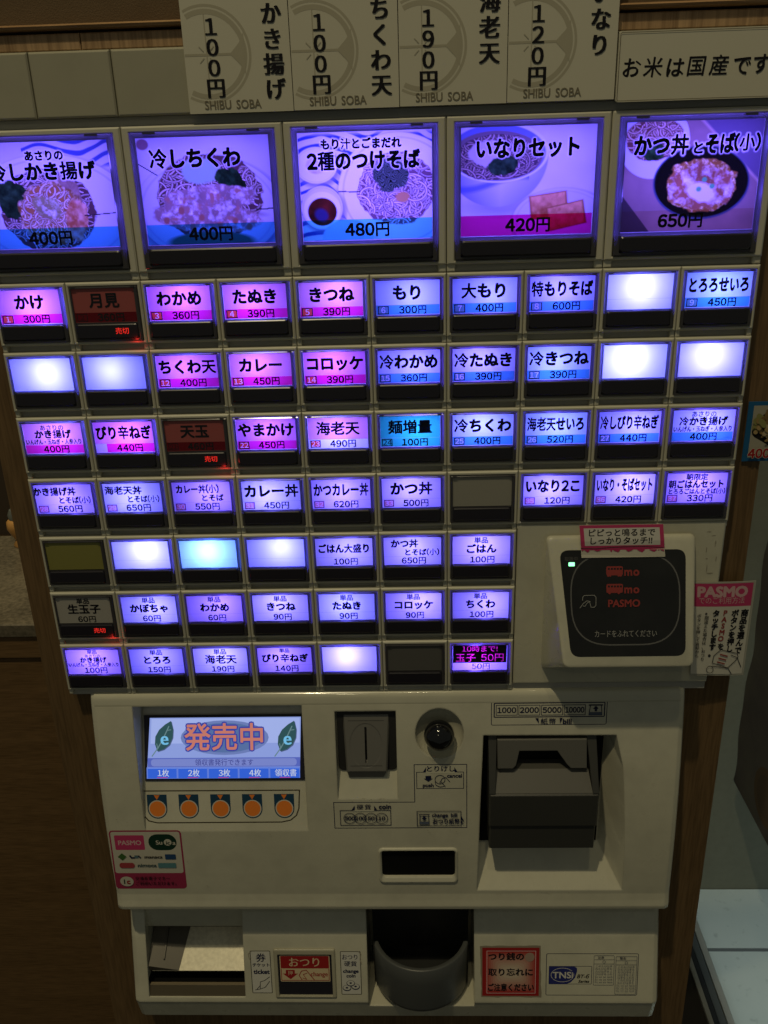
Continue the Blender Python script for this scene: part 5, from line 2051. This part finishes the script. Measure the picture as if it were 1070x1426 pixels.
# hanging poster seen edge-on at the right
o = empty('hanging_poster')
tag(o, 'dark purple grey poster with an orange disc hanging by the right wall', 'poster')
mb = MB()
edge = [(1000 + (6 * math.sin(v * .021) + 3 * math.sin(v * .05)), v) for v in np.linspace(560, 1143, 40)]
outl = [(648, v, d) for d, v in edge] + [(656, 1143, 420), (656, 560, 420)]
mb.loft([outl, [(u + 7, v, d) for u, v, d in outl]])
m, nt, out = newmat('poster_print')
b_ = nt.nodes.new('ShaderNodeBsdfPrincipled')
b_.inputs['Roughness'].default_value = .6
nt.links.new(ramp(nt, noise(nt, 5., 5.), [(.35, (.10, .10, .11)), (.5, (.15, .14, .15)), (.66, (.20, .20, .18))]), b_.inputs['Base Color'])
nt.links.new(b_.outputs[0], out.inputs[0])
mb.build('board', [m], o)
a = Art(lambda x, y: (648 + 8 * (1000 - x) / 580, y, x), start=0)
a.V = []
pp = []
for (x, y, rx, ry, mat) in ((850, 1065, 56, 56, ink('poster_orange', (.19, .14, .095))), (850, 1065, 42, 42, ink('poster_brown', (.155, .12, .09)))):
    n = 24
    vs = []
    for q in range(n):
        t = 2 * math.pi * q / n
        dd, vv = x + rx * math.cos(t), y + ry * math.sin(t)
        vs.append(tuple(W(648 + 8 * (1000 - dd) / 580 - .6 - .4 * len(pp), vv, dd)))
    b0 = len(a.V)
    a.V += vs
    a.F.append(tuple(range(b0, b0 + n)))
    a.M.append(a.mi(mat))
    pp.append(1)
a.build('printed_face', o)

# counter at the left with a little jar
ct = empty('counter')
tag(ct, 'serving counter with a speckled stone top and dark wood front at the left', 'counter')
m, nt, out = newmat('stone_top')
b_ = nt.nodes.new('ShaderNodeBsdfPrincipled')
n1 = noise(nt, 26., 6.)
n2 = noise(nt, 240., 3.)
nt.links.new(mixc(nt, .5, ramp(nt, n1, [(.35, (.07, .06, .042)), (.65, (.21, .18, .125))]), ramp(nt, n2, [(.35, (.08, .07, .05)), (.7, (.26, .22, .16))])), b_.inputs['Base Color'])
b_.inputs['Roughness'].default_value = .22
bp = nt.nodes.new('ShaderNodeBump')
bp.inputs['Strength'].default_value = .25
bp.inputs['Distance'].default_value = .002
nt.links.new(n1, bp.inputs['Height'])
nt.links.new(bp.outputs[0], b_.inputs['Normal'])
nt.links.new(b_.outputs[0], out.inputs[0])
mb = MB()
mb.box(-1200, -150, 316.6, 330, 200, 392, ch=1.2)
mb.build('stone_top', [m], ct)
WD = wood('counter_wood', (.13, .075, .030), (.20, .118, .050), (.4, 5, 5))
mb = MB()
mb.box(-1200, -150, 330.2, 352, 203, 392)
mb.build('fascia', [WD], ct)
mb = MB()
mb.box(-1200, -150, 354.5, 1500, 206, 392)
mb.build('front_panel', [WD], ct)
mb = MB()
mb.box(-1200, -150, 120, 316, 394, 410)
mb.build('back_screen', [plastic('screen_brown', (.035, .022, .012), .7)], ct)
jar = empty('condiment_jar')
tag(jar, 'small orange condiment jar with a grey lid and white tip on the stone counter', 'jar')
mb = MB()


def lathe(prof_, cu, cd, n=20):
    return [[(cu + r_ * math.cos(2 * math.pi * q / n), v, cd + r_ * math.sin(2 * math.pi * q / n)) for q in range(n)] for v, r_ in prof_]


JU, JD = -390, 368
mb.loft(lathe([(316.4, 8), (314.5, 8.4), (310, 5.6), (303, 9), (296, 12), (289, 11.4), (286, 8.4)], JU, JD))
mb.build('jar_body', [plastic('jar_orange', (.50, .26, .075), .35)], jar, smooth=50)
mb = MB()
mb.loft(lathe([(286, 8.6), (281, 9), (276, 6.6), (274.5, 2)], JU, JD))
mb.build('jar_lid', [plastic('jar_grey', (.12, .13, .12), .25)], jar, smooth=40)
mb = MB()
mb.loft(lathe([(274.4, 4.6), (269, 3.6), (262, .8)], JU, JD))
mb.build('jar_tip', [plastic('jar_white', (.50, .45, .33), .4)], jar, smooth=40)
